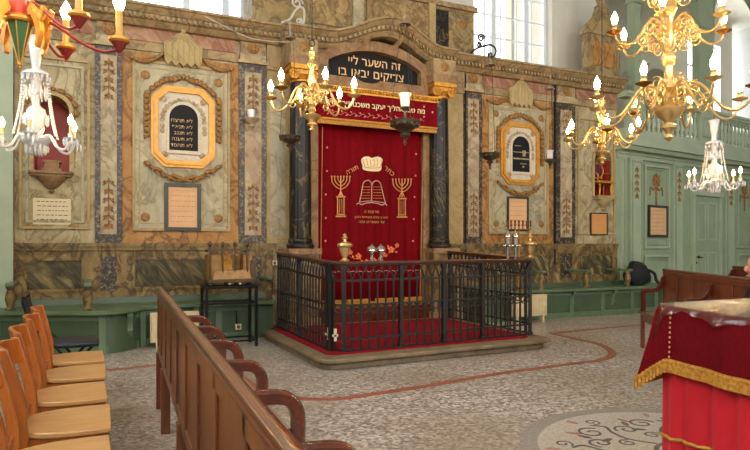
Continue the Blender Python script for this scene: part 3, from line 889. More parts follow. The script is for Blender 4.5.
def framed(x0, x1, z0, z1, label, fr, paper, w=.045, lines=8, name='framed_document', Mx=None, ink='inkp', y=None):
    y = Y0-.022 if y is None else y
    t_ = thing(name, label, 'framed document' if fr else 'notice', ((x0+x1)/2, y, z0) if Mx is None else Mx @ Vector(((x0+x1)/2, y, z0)), 0, 'framed documents on the walls' if fr else None)
    m = MB(Mx)
    if fr:
        m.ring([(x0,z0),(x1,z0),(x1,z1),(x0,z1)], [(x0+w,z0+w),(x1-w,z0+w),(x1-w,z1-w),(x0+w,z1-w)], lambda a,b:(a,y-.03,b), lambda a,b:(a,y+.004,b))
        m.build('frame', fr, t_, smooth=0)
    else: w = 0
    m = MB(Mx); m.box(x0+w, x1-w, y-.012, y+.004, z0+w, z1-w); pp = m.build('paper', paper, t_, smooth=0)
    m = MB(Mx); W_ = x1-x0-2*w; H_ = z1-z0-2*w
    for i in range(lines):
        m = MB(Mx); z = z1-w-H_*(i+.8)/(lines+.8); x = x0+w+W_*.1
        while x < x1-w-W_*.12:
            q = random.uniform(.015,.05); m.box(x, min(x+q, x1-w-W_*.08), y-.0135, y-.0115, z, z+.010); x += q+.014
        m.build('writing', M[ink], pp, smooth=0)
    return t_
framed(wx(164), wx(200.5), wz(182,231), wz(182,183.5), 'dark green framed peach document under the left gilt tablet', M['framed'], M['paperp'], .05, 7)
framed(wx(506), wx(527), wz(516,231), wz(516,197), 'thin dark framed pale document under the right gilt tablet', M['framed'], M['paperp'], .03, 6)
framed(wx(589), wx(606), wz(597,235), wz(597,213), 'small orange document in thin black frame under the chair niche', M['framed'], M['papero'], .018, 6)
framed(wx(33), wx(71), wz(50,224.5), wz(50,198.5), 'cream handwritten notice sheet below the left red niche', None, M['paper'], 0, 5, 'notice_sheet', None, 'ink', Y0-.004)
m = MB()
for px in (30, 73): m.lathe([(0,0),(.045,0),(.05,.01),(.03,.02),(0,.022)], (wx(px), Y0, wz(50,226)), 12, Matrix.Rotation(pi/2,3,'X'))
trim(m, M['ochre'])
# niche surrounds and console shelves
for n_, big in ((NL,1),(NR,0)):
    cx = (n_[0]+n_[1])/2; w = n_[1]-n_[0]
    m = MB(); m.ring(archpoly(cx, w+.10, n_[2], n_[3]+.05), archpoly(cx, w, n_[2], n_[3]), lambda a,b:(a,Y0-.03,b), lambda a,b:(a,Y0+.02,b))
    trim(m, M['beige'], smooth=25)
    m = MB(); z = n_[2]
    m.box(cx-w*.62, cx+w*.62, Y0-.16, Y0+.02, z-.03, z); m.box(cx-w*.56, cx+w*.56, Y0-.13, Y0+.02, z-.06, z-.03)
    m.lathe([(0,-.28),(.02,-.26),(.04,-.24),(.02,-.22),(.06,-.2),(.12,-.14),(.16,-.09),(.17,-.06),(0,-.05)], (cx, Y0-.01, z), 14)
    trim(m, M['pink'] if big else M['beige'])
    m = MB()
    for k in range(9):
        a = pi*k/8; leaf(m, cx+(w/2+.08)*cos(a), Y0-.03, n_[3]-w/2+(w/2+.08)*sin(a), .11, .06, -a+pi/2, .025)
    if big: trim(m, M['ochre'])
    else: pass
# little stone pedestal in the left niche
m = MB(); cx = (NL[0]+NL[1])/2; z = NL[2]
m.box(cx-.11,cx+.11,Y0-.02,Y0+.2,z,z+.05); m.box(cx-.08,cx+.08,Y0+.0,Y0+.18,z+.05,z+.12); m.box(cx-.1,cx+.1,Y0-.01,Y0+.19,z+.12,z+.15)
tag(m.build('stone_pedestal', M['pink']), 'small stepped stone pedestal standing in the left red niche', 'pedestal')
# miniature ceremonial armchair in the right niche
cx = nrx; z = NR[2]; y = Y0+.01
ch = thing('miniature_armchair', 'tiny gilt armchair with oval red back standing in the right red niche', 'chair', (cx, y, z))
for sx in (-1,1):
    for sy in (-1,1):
        MB().tube(cr([(cx+sx*.13,y+sy*.10,z),(cx+sx*.115,y+sy*.09,z+.12),(cx+sx*.135,y+sy*.105,z+.26)],4), [.011]*3+[.014]*6, 8).build('leg', M['gold'], ch)
m = MB(); m.box(cx-.16,cx+.16,y-.13,y+.13,z+.25,z+.30); m.build('seat_rail', M['gold'], ch, bevel=.01)
m = MB(); m.ball((cx,y-.01,z+.31),.15,.12,.035,14,6); m.build('seat_cushion', M['velvet'], ch)
m = MB(); m.ball((cx,y+.115,z+.52),.115,.02,.14,16,8); m.build('back_cushion', solid('plum_upholstery','5a1a3a',.6), ch)
m = MB(); m.tube([(cx+.125*cos(a),y+.115,z+.52+.15*sin(a)) for a in [2*pi*k/24 for k in range(25)]], .016, 8)
for sx in (-1,1): m.tube([(cx+sx*.1,y+.115,z+.3),(cx+sx*.09,y+.115,z+.42)],.013,8)
m.build('back_frame', M['gold'], ch)
for sx in (-1,1):
    m = MB(); m.tube(cr([(cx+sx*.12,y+.115,z+.46),(cx+sx*.15,y+.03,z+.46),(cx+sx*.155,y-.07,z+.44),(cx+sx*.145,y-.08,z+.36),(cx+sx*.14,y-.06,z+.29)],4), .012, 8); m.build('armrest', M['gold'], ch)
ch.scale = (1.18, 1.0, .95)
# ================================================================== GREEN PANELLED WALL AND GALLERY (turned 9 degrees)
GO = Vector((XR, 8.6, 0)); GA = radians(9)
MG = Matrix.Translation(GO) @ Matrix.Rotation(GA, 4, 'Z')
ex, ey = cos(GA), sin(GA)
def gs(px, off=0.0):
    a, b = ray(px)
    ox = GO.x + off*(-ey); oy = GO.y + off*ex          # off > 0 goes into the wall
    return (oy*a-ox*b)/(ex*b-ey*a)
def gz(px, py, off=0.0):
    a, b = ray(px); s = gs(px, off)
    X = GO.x+off*(-ey)+s*ex
    return EYE+(HZ-py)/F*(X/a)
GL = 9.2
def gbox(m, mat, x0, x1, y0, y1, z0, z1): m.use(mat).box(x0, x1, y0, y1, z0, z1)
def gm(m, mat, x0, x1, z0, z1, w, d, y=0):
    m.use(mat); o = [(x0,z0),(x1,z0),(x1,z1),(x0,z1)]; i = [(x0+w,z0+w),(x1-w,z0+w),(x1-w,z1-w),(x0+w,z1-w)]
    m.ring(o, i, lambda a,b:(a,y-d,b), lambda a,b:(a,y+.01,b))
m = MB(MG); m.box(0, GL, 0, .25, 0, 3.14); struct(m, 'wall_right_panelled', M['green'])
def gpil(m, a, b, z0=.1, z1=3.0):
    gbox(m, M['greenl'], a, b, -.06, .01, z0, z1)
    gm(m, M['green'], a+.03, b-.03, z0+.15, z1-.1, .03, .085, 0)
m = MB(MG)
sP = [(gs(620),gs(624)),(gs(628),gs(640)),(gs(671.5),gs(681.5)),(gs(723.5),gs(733)),(gs(752),gs(762))]
for a, b in sP: gpil(m, a, b)
pa, pb = gs(643), gs(668)
for a, b, z0, z1 in ((pa,pb,1.18,2.86),(pa,pb,.3,1.05),(gs(736),gs(750),1.18,2.86),(gs(736),gs(750),.3,1.05)):
    gm(m, M['greenl'], a, b, z0, z1, .045, .05); gm(m, M['green'], a+.07, b-.07, z0+.07, z1-.07, .02, .03)
gbox(m, M['greenl'], 0, GL, -.09, .01, 3.0, 3.06); gbox(m, M['greenl'], 0, GL, -.05, .01, 2.93, 3.0)
trim(m, smooth=0)
m = MB(MG)                                                       # painted trophies on the panels
for a, b in ((sP[1]),(sP[2]),(sP[3])):
    c = (a+b)/2; arab(m, c, -.065, 2.15, 2.8, (b-a)*.45, 5)
for c in ((pa+pb)/2, gs(744)):
    for k in range(8): leaf(m, c+.09*cos(k*pi/4), -.015, 2.56+.09*sin(k*pi/4), .13, .07, -k*pi/4, .02)
    m.ball((c,-.02,2.56),.06,.03,.06)
    for sx in (-1,1): m.tube(cr([(c,-.01,2.46),(c+sx*.1,-.015,2.36),(c+sx*.2,-.015,2.42),(c+sx*.22,-.015,2.25)],5),.014,6)
    m.tube([(c,-.01,2.46),(c,-.015,2.05)],.016,6)
    for k in range(3): leaf(m, c, -.015, 2.3-.1*k, .1, .04, .6)
trim(m, M['ochre'])
# door in the green panelling
da, db = gs(692.5), gs(716.5)
zt = gz(704, 197)
m = MB(MG); m.box(da, db, -.035, .0, .02, zt); d1 = struct(m, 'door_1', M['green'])
m = MB(MG)
dc = (da+db)/2
for a, b in ((da+.08, dc-.04),(dc+.04, db-.08)):
    for z0, z1 in ((1.35, zt-.12),(.2,1.1)): gm(m, M['greenl'], a, b, z0, z1, .035, .055)
m.build('raised_panel', None, d1, smooth=0)
m = MB(MG); zk = gz(697,257)
m.box(da+.04,da+.20,-.045,-.03,zk-.03,zk+.03); m.tube([(da+.10,-.04,zk),(da+.10,-.10,zk),(da+.22,-.10,zk-.01)],.014,8); m.ball((da+.07,-.05,zk-.12),.022)
m.build('door_handle', M['blackm'], d1)
m = MB(MG)
for a, b in ((da-.10, da-.005),(db+.005, db+.10)): gbox(m, M['greenl'], a, b, -.08, .01, .02, zt+.08)
gbox(m, M['greenl'], da-.14, db+.14, -.10, .01, zt+.01, zt+.12); gbox(m, M['green'], da-.10, db+.10, -.03, .01, zt+.12, 2.9)
gm(m, M['greenl'], da, db, zt+.2, 2.84, .04, .06)
trim(m, smooth=0)
framed(gs(647), gs(666), gz(656,237), gz(656,205.5), 'dark framed document hung on the pale green panelled wall', M['framed'], M['paperp'], .045, 6, Mx=MG, y=-.02)
# balcony
m = MB(MG)
gbox(m, M['greenl'], -.05, GL, -.30, 2.6, 3.14, 3.26); gbox(m, M['green'], -.05, GL, -.24, 2.6, 3.06, 3.14); gbox(m, M['greenl'], -.05, GL, -.26, 2.6, 3.26, 3.36)
trim(m, smooth=0)
bal = thing('gallery_balustrade', 'pale green balustrade with turned balusters along the upper gallery', 'balustrade', MG @ Vector((3, -.14, 3.36)))
m = MB(MG); m.box(-.02, GL, -.24, -.04, 3.36, 3.46); m.build('bottom_rail', M['greenl'], bal, smooth=0)
m = MB(MG); m.box(-.02, GL, -.27, -.01, 4.10, 4.16); m.box(-.02, GL, -.24, -.04, 4.05, 4.10); m.build('top_rail', M['greenl'], bal, smooth=0)
peds = [(gs(622),gs(634)),(gs(690),gs(709)),(gs(757),gs(775))]
for a, b in peds:
    m = MB(MG); m.use(M['greenl']).box(a, b, -.23, -.05, 3.46, 4.05); gm(m, M['green'], a+.06, b-.06, 3.54, 3.97, .03, .02, -.23)
    m.build('panelled_pier', None, bal, smooth=0)
bprof = [(.03,0),(.055,0),(.055,.05),(.03,.06),(.035,.09),(.06,.17),(.062,.22),(.04,.32),(.026,.42),(.024,.48),(.04,.5),(.04,.52),(.03,.54),(.055,.55),(.055,.59),(.03,.59)]
mesh = None
for (a, b) in ((peds[0][1], peds[1][0]),(peds[1][1], peds[2][0])):
    n = max(2, int((b-a)/.158))
    for i in range(n):
        x = a+(b-a)*(i+.5)/n; p = MG @ Vector((x, -.14, 3.46))
        if mesh is None:
            o = MB().lathe(bprof, (0,0,0), 12).build('baluster', M['greenl'], bal, local=True); mesh = o.data
        else:
            o = bpy.data.objects.new('baluster', mesh); COL.objects.link(o); o.parent = bal
        o.location = p-Vector(bal.location)
# gallery back wall, posts and arches
m = MB(MG); holed(m, -.3, GL, 3.36, RZ, 2.3, 2.6, [(6.7,8.5,4.2,7.2)]); m.box(-.3, -.1, .8, 2.4, 3.3, RZ); struct(m, 'wall_gallery', M['plaster'])
m = MB(MG)
for k in range(4): m.box(6.7+.6*k-.03, 6.7+.6*k+.03, 2.44, 2.5, 4.2, 7.2)
for k in range(5): m.box(6.7, 8.5, 2.44, 2.5, 4.2+.75*k-.03, 4.2+.75*k+.03)
struct(m, 'window_9', M['white'])  # unseen window, added with its opening to let fill light into the gallery
def arch_frame(m, x0, x1, zs, y0, y1, zt):
    w = (x1-x0)/2; cx = (x0+x1)/2; n = 20
    poly = [(x0,zt),(x0,zs)]+[(cx-w*cos(pi*i/n), zs+w*.95*sin(pi*i/n)) for i in range(1,n)]+[(x1,zs),(x1,zt)]
    m.prism(poly[::-1], lambda a,b:(a,y0,b), lambda a,b:(a,y1,b))
pw = [(gs(627), gs(633)),(gs(692), gs(706)),(gs(757),gs(775))]
m = MB(MG)
for a, b in pw:
    m.box(a, b, -.16, .0, 4.16, RZ); m.box(a-.03, b+.03, -.19, .02, 5.92, 6.0)
for i in range(2): arch_frame(m, pw[i][1], pw[i+1][0], 6.0, -.14, -.02, RZ)
trim(m, M['green'], smooth=25)
m = MB(MG)                                                      # vault lunettes behind the arches
for i in range(2):
    x0, x1 = pw[i][1]+.1, pw[i+1][0]-.1; w = (x1-x0)/2*.72; cx = (x0+x1)/2-.2
    P1 = [(cx+w*1.18*cos(pi*k/20), 4.9+w*1.25*sin(pi*k/20)) for k in range(21)]; P2 = [(cx+w*cos(pi*k/20), 4.9+w*1.05*sin(pi*k/20)) for k in range(21)]
    m.ring(P1+[(cx-w*1.18,3.36),(cx+w*1.18,3.36)], P2+[(cx-w,3.36),(cx+w,3.36)], lambda a,b:(a,1.7,b), lambda a,b:(a,2.32,b))
trim(m, M['plaster'], smooth=25)
m = MB(MG); c = gs(746); zc = gz(746, 6)                        # carved gilt ornament above the right arch
for k in range(10): leaf(m, c+.2*cos(k*.63), -.24, zc+.16*sin(k*.63), .2, .1, -k*.63, .04)
m.ball((c,-.24,zc),.1,.06,.1); trim(m, M['ochre'])
# left green panelling
m = MB(); m.use(M['green']).box(RX0, XL-.0, 8.55, 8.9, 0, 6.0)
m.use(M['greenl']).box(XL-.16, XL, 8.45, 8.6, .5, 6.0); m.use(M['greenl']).box(XL-.5, XL-.44, 8.50, 8.6, .5, 6.0)
for z0, z1 in ((.6,1.2),(1.35,3.05),(3.2,5.6)):
    m.use(M['greenl']).ring([(-1.95,z0),(-1.03,z0),(-1.03,z1),(-1.95,z1)],[(-1.9,z0+.05),(-1.08,z0+.05),(-1.08,z1-.05),(-1.9,z1-.05)], lambda a,b:(a,8.5,b), lambda a,b:(a,8.56,b))
trim(m, smooth=0)
m = MB()
for k in range(6): leaf(m, -1.25+.07*cos(k*1.05), 8.53, 3.62+.06*sin(k*1.05), .1, .06, -k*1.05, .02)
trim(m, M['ochre'])
# ================================================================== WALL BENCHES
def bench(name_label, front, back_y, arms, xs_br, panels, flare=None):
    x0, x1 = front[0][0], front[-1][0]
    b = thing('wall_bench', name_label, 'bench', ((x0+x1)/2, 8.3, 0), 0, 'green wall benches')
    fr = [Vector((p[0], p[1], 0)) for p in cr([(p[0],p[1],0) for p in front], 6)]
    poly = [(p.x, p.y) for p in fr]+[(q[0], q[1]) for q in back_y]
    m = MB(); m.prism(poly, lambda a,c:(a,c,.455), lambda a,c:(a,c,.5)); m.build('seat', M['greend'], b, smooth=20, bevel=.006)
    m = MB(); poly2 = [(p.x, p.y+.12) for p in fr]+[(q[0], q[1]) for q in back_y]
    m.prism(poly2, lambda a,c:(a,c,0), lambda a,c:(a,c,.455)); ap = m.build('apron', M['greenb'], b, smooth=20)
    m = MB()
    def yf(x):
        for i in range(len(fr)-1):
            if fr[i].x <= x <= fr[i+1].x:
                t_ = (x-fr[i].x)/max(1e-6, fr[i+1].x-fr[i].x); return fr[i].y+(fr[i+1].y-fr[i].y)*t_
        return fr[-1].y
    for x in panels:
        y = yf(x)+.12; m.box(x-.04, x+.04, y-.025, y+.03, .0, .45)
    pl = sorted(panels)
    for i in range(len(pl)-1):
        a, c = pl[i]+.04, pl[i+1]-.04; ya, yc = yf(a)+.12, yf(c)+.12
        for z0, z1 in ((.0,.09),(.38,.45)):
            m.hexa([(a,ya-.02,z0),(c,yc-.02,z0),(c,yc+.03,z0),(a,ya+.03,z0)], [(a,ya-.02,z1),(c,yc-.02,z1),(c,yc+.03,z1),(a,ya+.03,z1)])
    m.build('panelling', M['greend'], ap, smooth=0)
    for x in xs_br:
        y = yf(x)
        P_ = [(y+.13,.45),(y+.02,.45),(y+.03,.40),(y+.07,.36),(y+.09,.30),(y+.08,.24),(y+.10,.20),(y+.13,.16)]
        m = MB(); m.prism(P_, lambda a,c:(x-.03,a,c), lambda a,c:(x+.03,a,c)); m.build('bracket', M['greend'], b, smooth=30)
    for x in arms:
        y = yf(x)+.12
        m = MB(); m.lathe([(.05,.5),(.055,.52),(.04,.53),(.035,.55),(.05,.6),(.056,.64),(.045,.7),(.03,.74),(.045,.755),(.045,.775),(.03,.78)], (x,y,0), 14)
        ps = m.build('armrest_post', M['dado'], b)
        m = MB(); m.hexa([(x-.045,y-.08,.775),(x+.045,y-.08,.775),(x+.045,8.56,.775),(x-.045,8.56,.775)], [(x-.045,y-.08,.815),(x+.045,y-.08,.815),(x+.045,8.56,.815),(x-.045,8.56,.815)])
        m.build('armrest', M['greend'], b, bevel=.01)
    m = MB()
    bb = [q for q in back_y][::-1]
    for i in range(len(bb)-1):
        (xa,ya),(xb,yb) = bb[i], bb[i+1]
        m.hexa([(xa,ya-.05,.49),(xb,yb-.05,.49),(xb,yb,.49),(xa,ya,.49)], [(xa,ya-.03,.575),(xb,yb-.03,.575),(xb,yb,.575),(xa,ya,.575)])
    m.build('back_board', M['greenb'], b, smooth=0)
    return b
fl = [(-2.55,8.0),(-1.5,8.0),(-.95,7.98),(-.45,7.76),(0,7.55),(.22,7.53),(.42,7.68),(.62,7.92),(.9,8.0),(1.5,8.0),(2.24,8.0)]
bench('long dark green wall bench left of the iron railing with bulging front', fl, [(2.24,8.57),(XL,8.57),(-2.55,8.54)], [wx(10,8.05), wx(88,7.85), 2.18],
      [.40, 1.2, -.6], [-2.2,-1.6,-1.0,-.5,.1,.55,1.0,1.5,1.95])
e1 = MG @ Vector((1.05, -.03, 0)); e0 = MG @ Vector((1.05,-.62,0))
frr = [(5.62,8.0),(6.5,8.0),(7.5,7.99),(8.6,7.97),(9.2,7.98),(e0.x+.08,e0.y)]
bench('dark green wall bench right of the iron railing under the orange document', frr, [(e1.x,e1.y),(XR,8.57),(5.62,8.57)], [wx(544,8.05), wx(588,8.05), wx(627,8.1)],
      [wx(549,8.0), wx(576,8.0), wx(616,8.0)], [5.7,6.3,6.85,7.5,8.2,8.9,9.6])
# ================================================================== PLATFORM, CARPET, RAILING
def rrect(x0, x1, y0, y1, r, n=6, back=True):
    P = []
    for (cx, cy, a0) in ((x0+r,y0+r,pi),(x1-r,y0+r,1.5*pi)):
        for i in range(n+1):
            a = a0+pi/2*i/n; P.append((cx+r*cos(a), cy+r*sin(a)))
    return P+([(x1,y1),(x0+.27,y1),(x0+.27,7.94),(x0,7.94)] if y1 > 8.3 else [(x1,y1),(x0,y1)])
def skew(P): return [(x, y+(.05*(x-2.0) if y < 7 else 0)) for x, y in P]
m = MB(); m.prism(skew(rrect(2.03,5.08,5.58,8.45,.2)), lambda a,b:(a,b,.075), lambda a,b:(a,b,.12))
m.prism(skew(rrect(2.07,5.03,5.64,8.45,.2)), lambda a,b:(a,b,0), lambda a,b:(a,b,.075))
tag(m.build('stone_platform', M['stone'], smooth=25, bevel=.012), 'worn brown stone step platform under the iron railing', 'platform')
m = MB(); m.prism(skew(rrect(2.18,4.88,5.80,8.04,.12)), lambda a,b:(a,b,.12), lambda a,b:(a,b,.132))
tag(m.build('red_carpet', M['carpet'], smooth=25), 'plain red carpet covering the stone platform inside the railing', 'carpet')
rail = thing('iron_railing', 'dark wrought iron railing with wooden handrail enclosing the red carpet', 'railing', (3.6, 6.0, .12))
RXL, RXR, RYF = 2.28, 4.97, 5.88
def corner(cx, cy, r, a0, a1, n=6): return [(cx+r*cos(a0+(a1-a0)*i/n), cy+r*sin(a0+(a1-a0)*i/n)) for i in range(n+1)]
rp = [(RXL,8.0)]+corner(RXL+.22,RYF+.22,.22,pi,1.5*pi)+corner(RXR-.06,RYF+.06,.06,1.5*pi,2*pi,3)+[(RXR,8.0)]
rp = [(x, y+(.065*(x-RXL) if y < 7 else 0)) for x, y in rp]
cum = [0]
for i in range(1, len(rp)): cum.append(cum[-1]+sqrt((rp[i][0]-rp[i-1][0])**2+(rp[i][1]-rp[i-1][1])**2))
LT = cum[-1]
def at(s):
    s = max(0, min(LT, s))
    for i in range(len(rp)-1):
        if s <= cum[i+1]:
            t_ = (s-cum[i])/(cum[i+1]-cum[i]); return (rp[i][0]+(rp[i+1][0]-rp[i][0])*t_, rp[i][1]+(rp[i+1][1]-rp[i][1])*t_)
    return rp[-1]
fine = [at(LT*i/240) for i in range(241)]
def lift(mb):
    for p in mb.v:
        if p.z > .62 and p.y > RYF: p.z += (p.y-RYF)*.042*min(1,(p.z-.62)/.3)
    return mb
m = MB(); m.strip(fine, .075, 1.045, 1.075); m.strip(fine, .05, 1.03, 1.047); lift(m); m.build('handrail', M['ironb'], rail, smooth=40, bevel=.008)
def hrail(name, z0, z1, w):
    m = MB(); m.strip(fine, w, z0, z1); lift(m); m.build(name, M['iron'], rail, smooth=40)
hrail('middle_rail', .865, .885, .02); hrail('lower_rail', .255, .275, .02); hrail('bottom_rail', .14, .155, .02); hrail('scroll_rail', .612, .628, .016)
SP = LT/66
front0, front1 = cum[7], cum[8]
posts = [0, 8, 15, 18, 22, 29, 33.0, 38, 43, 47.5, 51, 58, 66]
pm = None
posts_s = []
def near(px):
    best = min(range(661), key=lambda i: abs(375+F*((CB*at(LT*i/660)[0]-CA*at(LT*i/660)[1])/(CA*at(LT*i/660)[0]+CB*at(LT*i/660)[1]))-px)+(1000 if at(LT*i/660)[1] > 6.25 else 0))
    return LT*best/660
posts_s = [0.02, LT-.02, .9, cum[1]-.02, LT-.9]+[near(p) for p in (331,344,401,444,482,531)]
for s in posts_s:
    x, y = at(s); th = math.atan2(at(s+.02)[1]-at(s-.02)[1], at(s+.02)[0]-at(s-.02)[0])
    m = MB(); m.T = Matrix.Translation((x,y,0)) @ Matrix.Rotation(th,4,'Z')
    m.box(-.021,.021,-.021,.021,.132,1.04); m.box(-.03,.03,-.03,.03,.132,.17); m.box(-.027,.027,-.027,.027,.98,1.03)
    lift(m); m.build('post', M['iron'], rail, smooth=0)
bars = []
for i in range(1, 66):
    s = SP*i
    if min(abs(s-q) for q in posts_s) < .035: continue
    bars.append(s); x, y = at(s)
    m = MB(); m.tube([(x,y,.14),(x,y,.90)], .0105, 6); m.ball((x,y,.61),.015,n=6,m=4); m.ball((x,y,.88),.014,n=6,m=4)
    lift(m); m.build('baluster_bar', M['iron'], rail)
m = MB()
for i in range(0, 65):
    s = SP*i
    pts = []
    for k in range(13):
        t_ = k/12; x, y = at(s+2*SP*t_); pts.append((x, y, .87+.17*(1-abs(2*t_-1)**2.2)))
    m.tube(pts, .0085, 5)
lift(m); m.build('interlaced_arches', M['iron'], rail)
m = MB()
for i in range(0, 66):
    s0 = SP*(i+.5)
    for z, r in ((.575,.042),):
        pts = []
        for k in range(15):
            a = 2*pi*k/14; x, y = at(s0+r*cos(a)); pts.append((x, y, z+r*sin(a)))
        m.tube(pts, .0075, 5)
m.build('scroll_rings', M['iron'], rail)
gp = near(331)
for s in (gp-.10, gp+.05):
    x, y = at(s); m = MB(); m.T = Matrix.Translation((x,y-.03,.3)); m.box(-.012,.012,-.012,.012,-.06,.07); m.box(-.03,.03,-.012,.012,-.012,.012)
    m.build('white_latch', M['socket'], rail, smooth=0)
# objects standing on the handrail
ZR = 1.0755
def rail_pt(px): return at(near(px))
def urn(px, label, h, s=None, pos=None):
    x, y = rail_pt(px) if pos is None else pos
    ZR = 1.076+max(0, y-RYF)*.042
    k = h/.27
    t_ = thing('brass_urn', label, 'urn', (x, y, ZR), 0, 'brass urns on the handrail')
    MB().lathe([(0,0),(.045*k,0),(.05*k,.012*k),(.03*k,.022*k),(.022*k,.035*k),(.03*k,.05*k),(.05*k,.10*k),(.058*k,.14*k),(.05*k,.145*k)], (x,y,ZR), 18).build('urn_body', M['brass'], t_)
    MB().lathe([(0,.143*k),(.07*k,.145*k),(.078*k,.16*k),(.07*k,.178*k),(.04*k,.19*k),(.018*k,.20*k),(.016*k,.215*k),(.028*k,.225*k),(.03*k,.24*k),(.014*k,.252*k),(.02*k,.262*k),(.012*k,.275*k),(0,.28*k)], (x,y,ZR), 18).build('urn_lid', M['brass'], t_)
urn(345, 'polished brass lidded urn on the left front corner of the handrail', .285)
urn(530, 'polished brass lidded urn on the right corner post of the handrail', .30)
for px, lb in ((371.5,'left silver crown shaped torah finial on the front handrail'),(381,'right silver crown shaped torah finial on the front handrail')):
    x, y = rail_pt(px); ZR = 1.076+max(0, y-RYF)*.042; t_ = thing('crown_finial', lb, 'torah finial', (x,y,ZR), 0, 'crown finials on the handrail')
    MB().lathe([(0,0),(.03,0),(.032,.01),(.018,.02),(.016,.06),(.026,.075),(.016,.085),(.02,.09)], (x,y,ZR), 14).build('stem', M['silverb'], t_)
    MB().lathe([(0,.085),(.03,.09),(.052,.11),(.05,.122),(.054,.13),(.04,.15),(.02,.165),(.008,.17),(.012,.178),(0,.186)], (x,y,ZR), 14).build('crown', M['silverb'], t_)
for px, lb in ((508,'left tall silver turret torah finial near the railing corner'),(515.5,'right tall silver turret torah finial near the railing corner')):
    x, y = rail_pt(px); ZR = 1.076+max(0, y-RYF)*.042; t_ = thing('turret_finial', lb, 'torah finial', (x,y,ZR), 0, 'turret finials on the handrail')
    MB().lathe([(0,0),(.018,0),(.018,.14),(.03,.15),(.02,.16)], (x,y,ZR), 14).build('shaft', M['silverb'], t_)
    m = MB(); m.lathe([(0,.16),(.042,.165),(.046,.175),(.036,.18),(.036,.26),(.046,.268),(.044,.28)], (x,y,ZR), 12)
    m.build('turret', M['silverb'], t_)
    MB().lathe([(0,.275),(.046,.278),(.03,.31),(.012,.335),(.006,.35),(.012,.357),(0,.368)], (x,y,ZR), 12).build('turret_cap', M['silverb'], t_)
    m = MB()
    for k in range(6):
        a = k*pi/3+.3; m.lathe([(0,0),(.011,.002),(.008,.018),(.002,.024),(0,.026)], (x+.05*cos(a),y+.05*sin(a),ZR+.155), 8)
    m.build('hanging_bell', M['silverb'], t_)
# brass menorah behind the right corner, standing on the bench
p = W(519, 245, 8.15); bx_, by_ = p.x, 8.15
men = thing('brass_menorah', 'slim brass menorah standing on the bench behind the silver turret finials', 'menorah', (bx_, by_, .5))
m = MB(); m.lathe([(0,.5),(.13,.5),(.13,.52),(.05,.55),(.02,.6),(.016,.9),(.03,.92),(.014,.95),(.012,1.3)], (bx_,by_,0), 14); m.build('stand', M['brassd'], men)
zt_ = W(519,229.5,8.15).z
m = MB(); m.tube([(bx_-.24,by_,zt_),(bx_+.24,by_,zt_)], .009, 8); m.tube([(bx_,by_,1.28),(bx_,by_,zt_)], .011, 8)
m.tube(cr([(bx_-.23,by_,zt_),(bx_-.16,by_,zt_-.10),(bx_,by_,zt_-.16),(bx_+.16,by_,zt_-.10),(bx_+.23,by_,zt_)],6), .007, 6); m.build('branch', M['brassd'], men)
for i in range(7):
    x = bx_-.24+.08*i
    MB().lathe([(0,0),(.01,0),(.008,.05),(.02,.065),(.022,.08),(.012,.085),(.014,.12),(.022,.145),(.018,.15),(0,.15)], (x,by_,zt_), 10).build('candle_cup', M['brassd'], men)
# ================================================================== LIGHT FITTINGS
bulb_prof = [(0,0),(.010,.002),(.014,.012),(.020,.03),(.021,.042),(.016,.06),(.008,.076),(.002,.088),(0,.092)]
def fitted(arm, x, z, pan, candle, bulb):
    """socket pieces on one arm, in the arm's own frame"""
    out = []
    for nm, me in (('drip_pan', pan), ('candle', candle), ('bulb', bulb)):
        if me is None: continue
        o = bpy.data.objects.new(nm, me); COL.objects.link(o); o.parent = arm; o.location = (x, 0, z); out.append(o)
    return out
def mesh_of(mb, name, mat, smooth=40):
    o = mb.build(name, mat, None, smooth=smooth); me = o.data; bpy.data.objects.remove(o); return me
PAN = mesh_of(MB().lathe([(0,-.05),(.012,-.045),(.008,-.03),(.02,-.02),(.062,-.002),(.066,.004),(.06,.006),(.02,.0),(.03,.012),(.024,.022)], n=18), 'drip_pan', M['brass'])
PAND = mesh_of(MB().lathe([(0,-.05),(.012,-.045),(.008,-.03),(.02,-.02),(.062,-.002),(.066,.004),(.06,.006),(.02,.0),(.03,.012),(.024,.022)], n=18), 'drip_pan_dark', M['brassd'])
CAN = mesh_of(MB().lathe([(0,0),(.022,.01),(.024,.03),(.018,.045),(.026,.055),(.026,.062),(.016,.064),(0,.064)], n=14), 'candle', M['brass'])
BUL = mesh_of(MB().lathe([(r*1.3,z*1.35+.060) for r,z in bulb_prof], n=14), 'bulb', M['bulb'])
def rod(m, x, y, z0, z1, r=.006): m.tube([(x,y,z0),(x,y,z1)], r, 6)
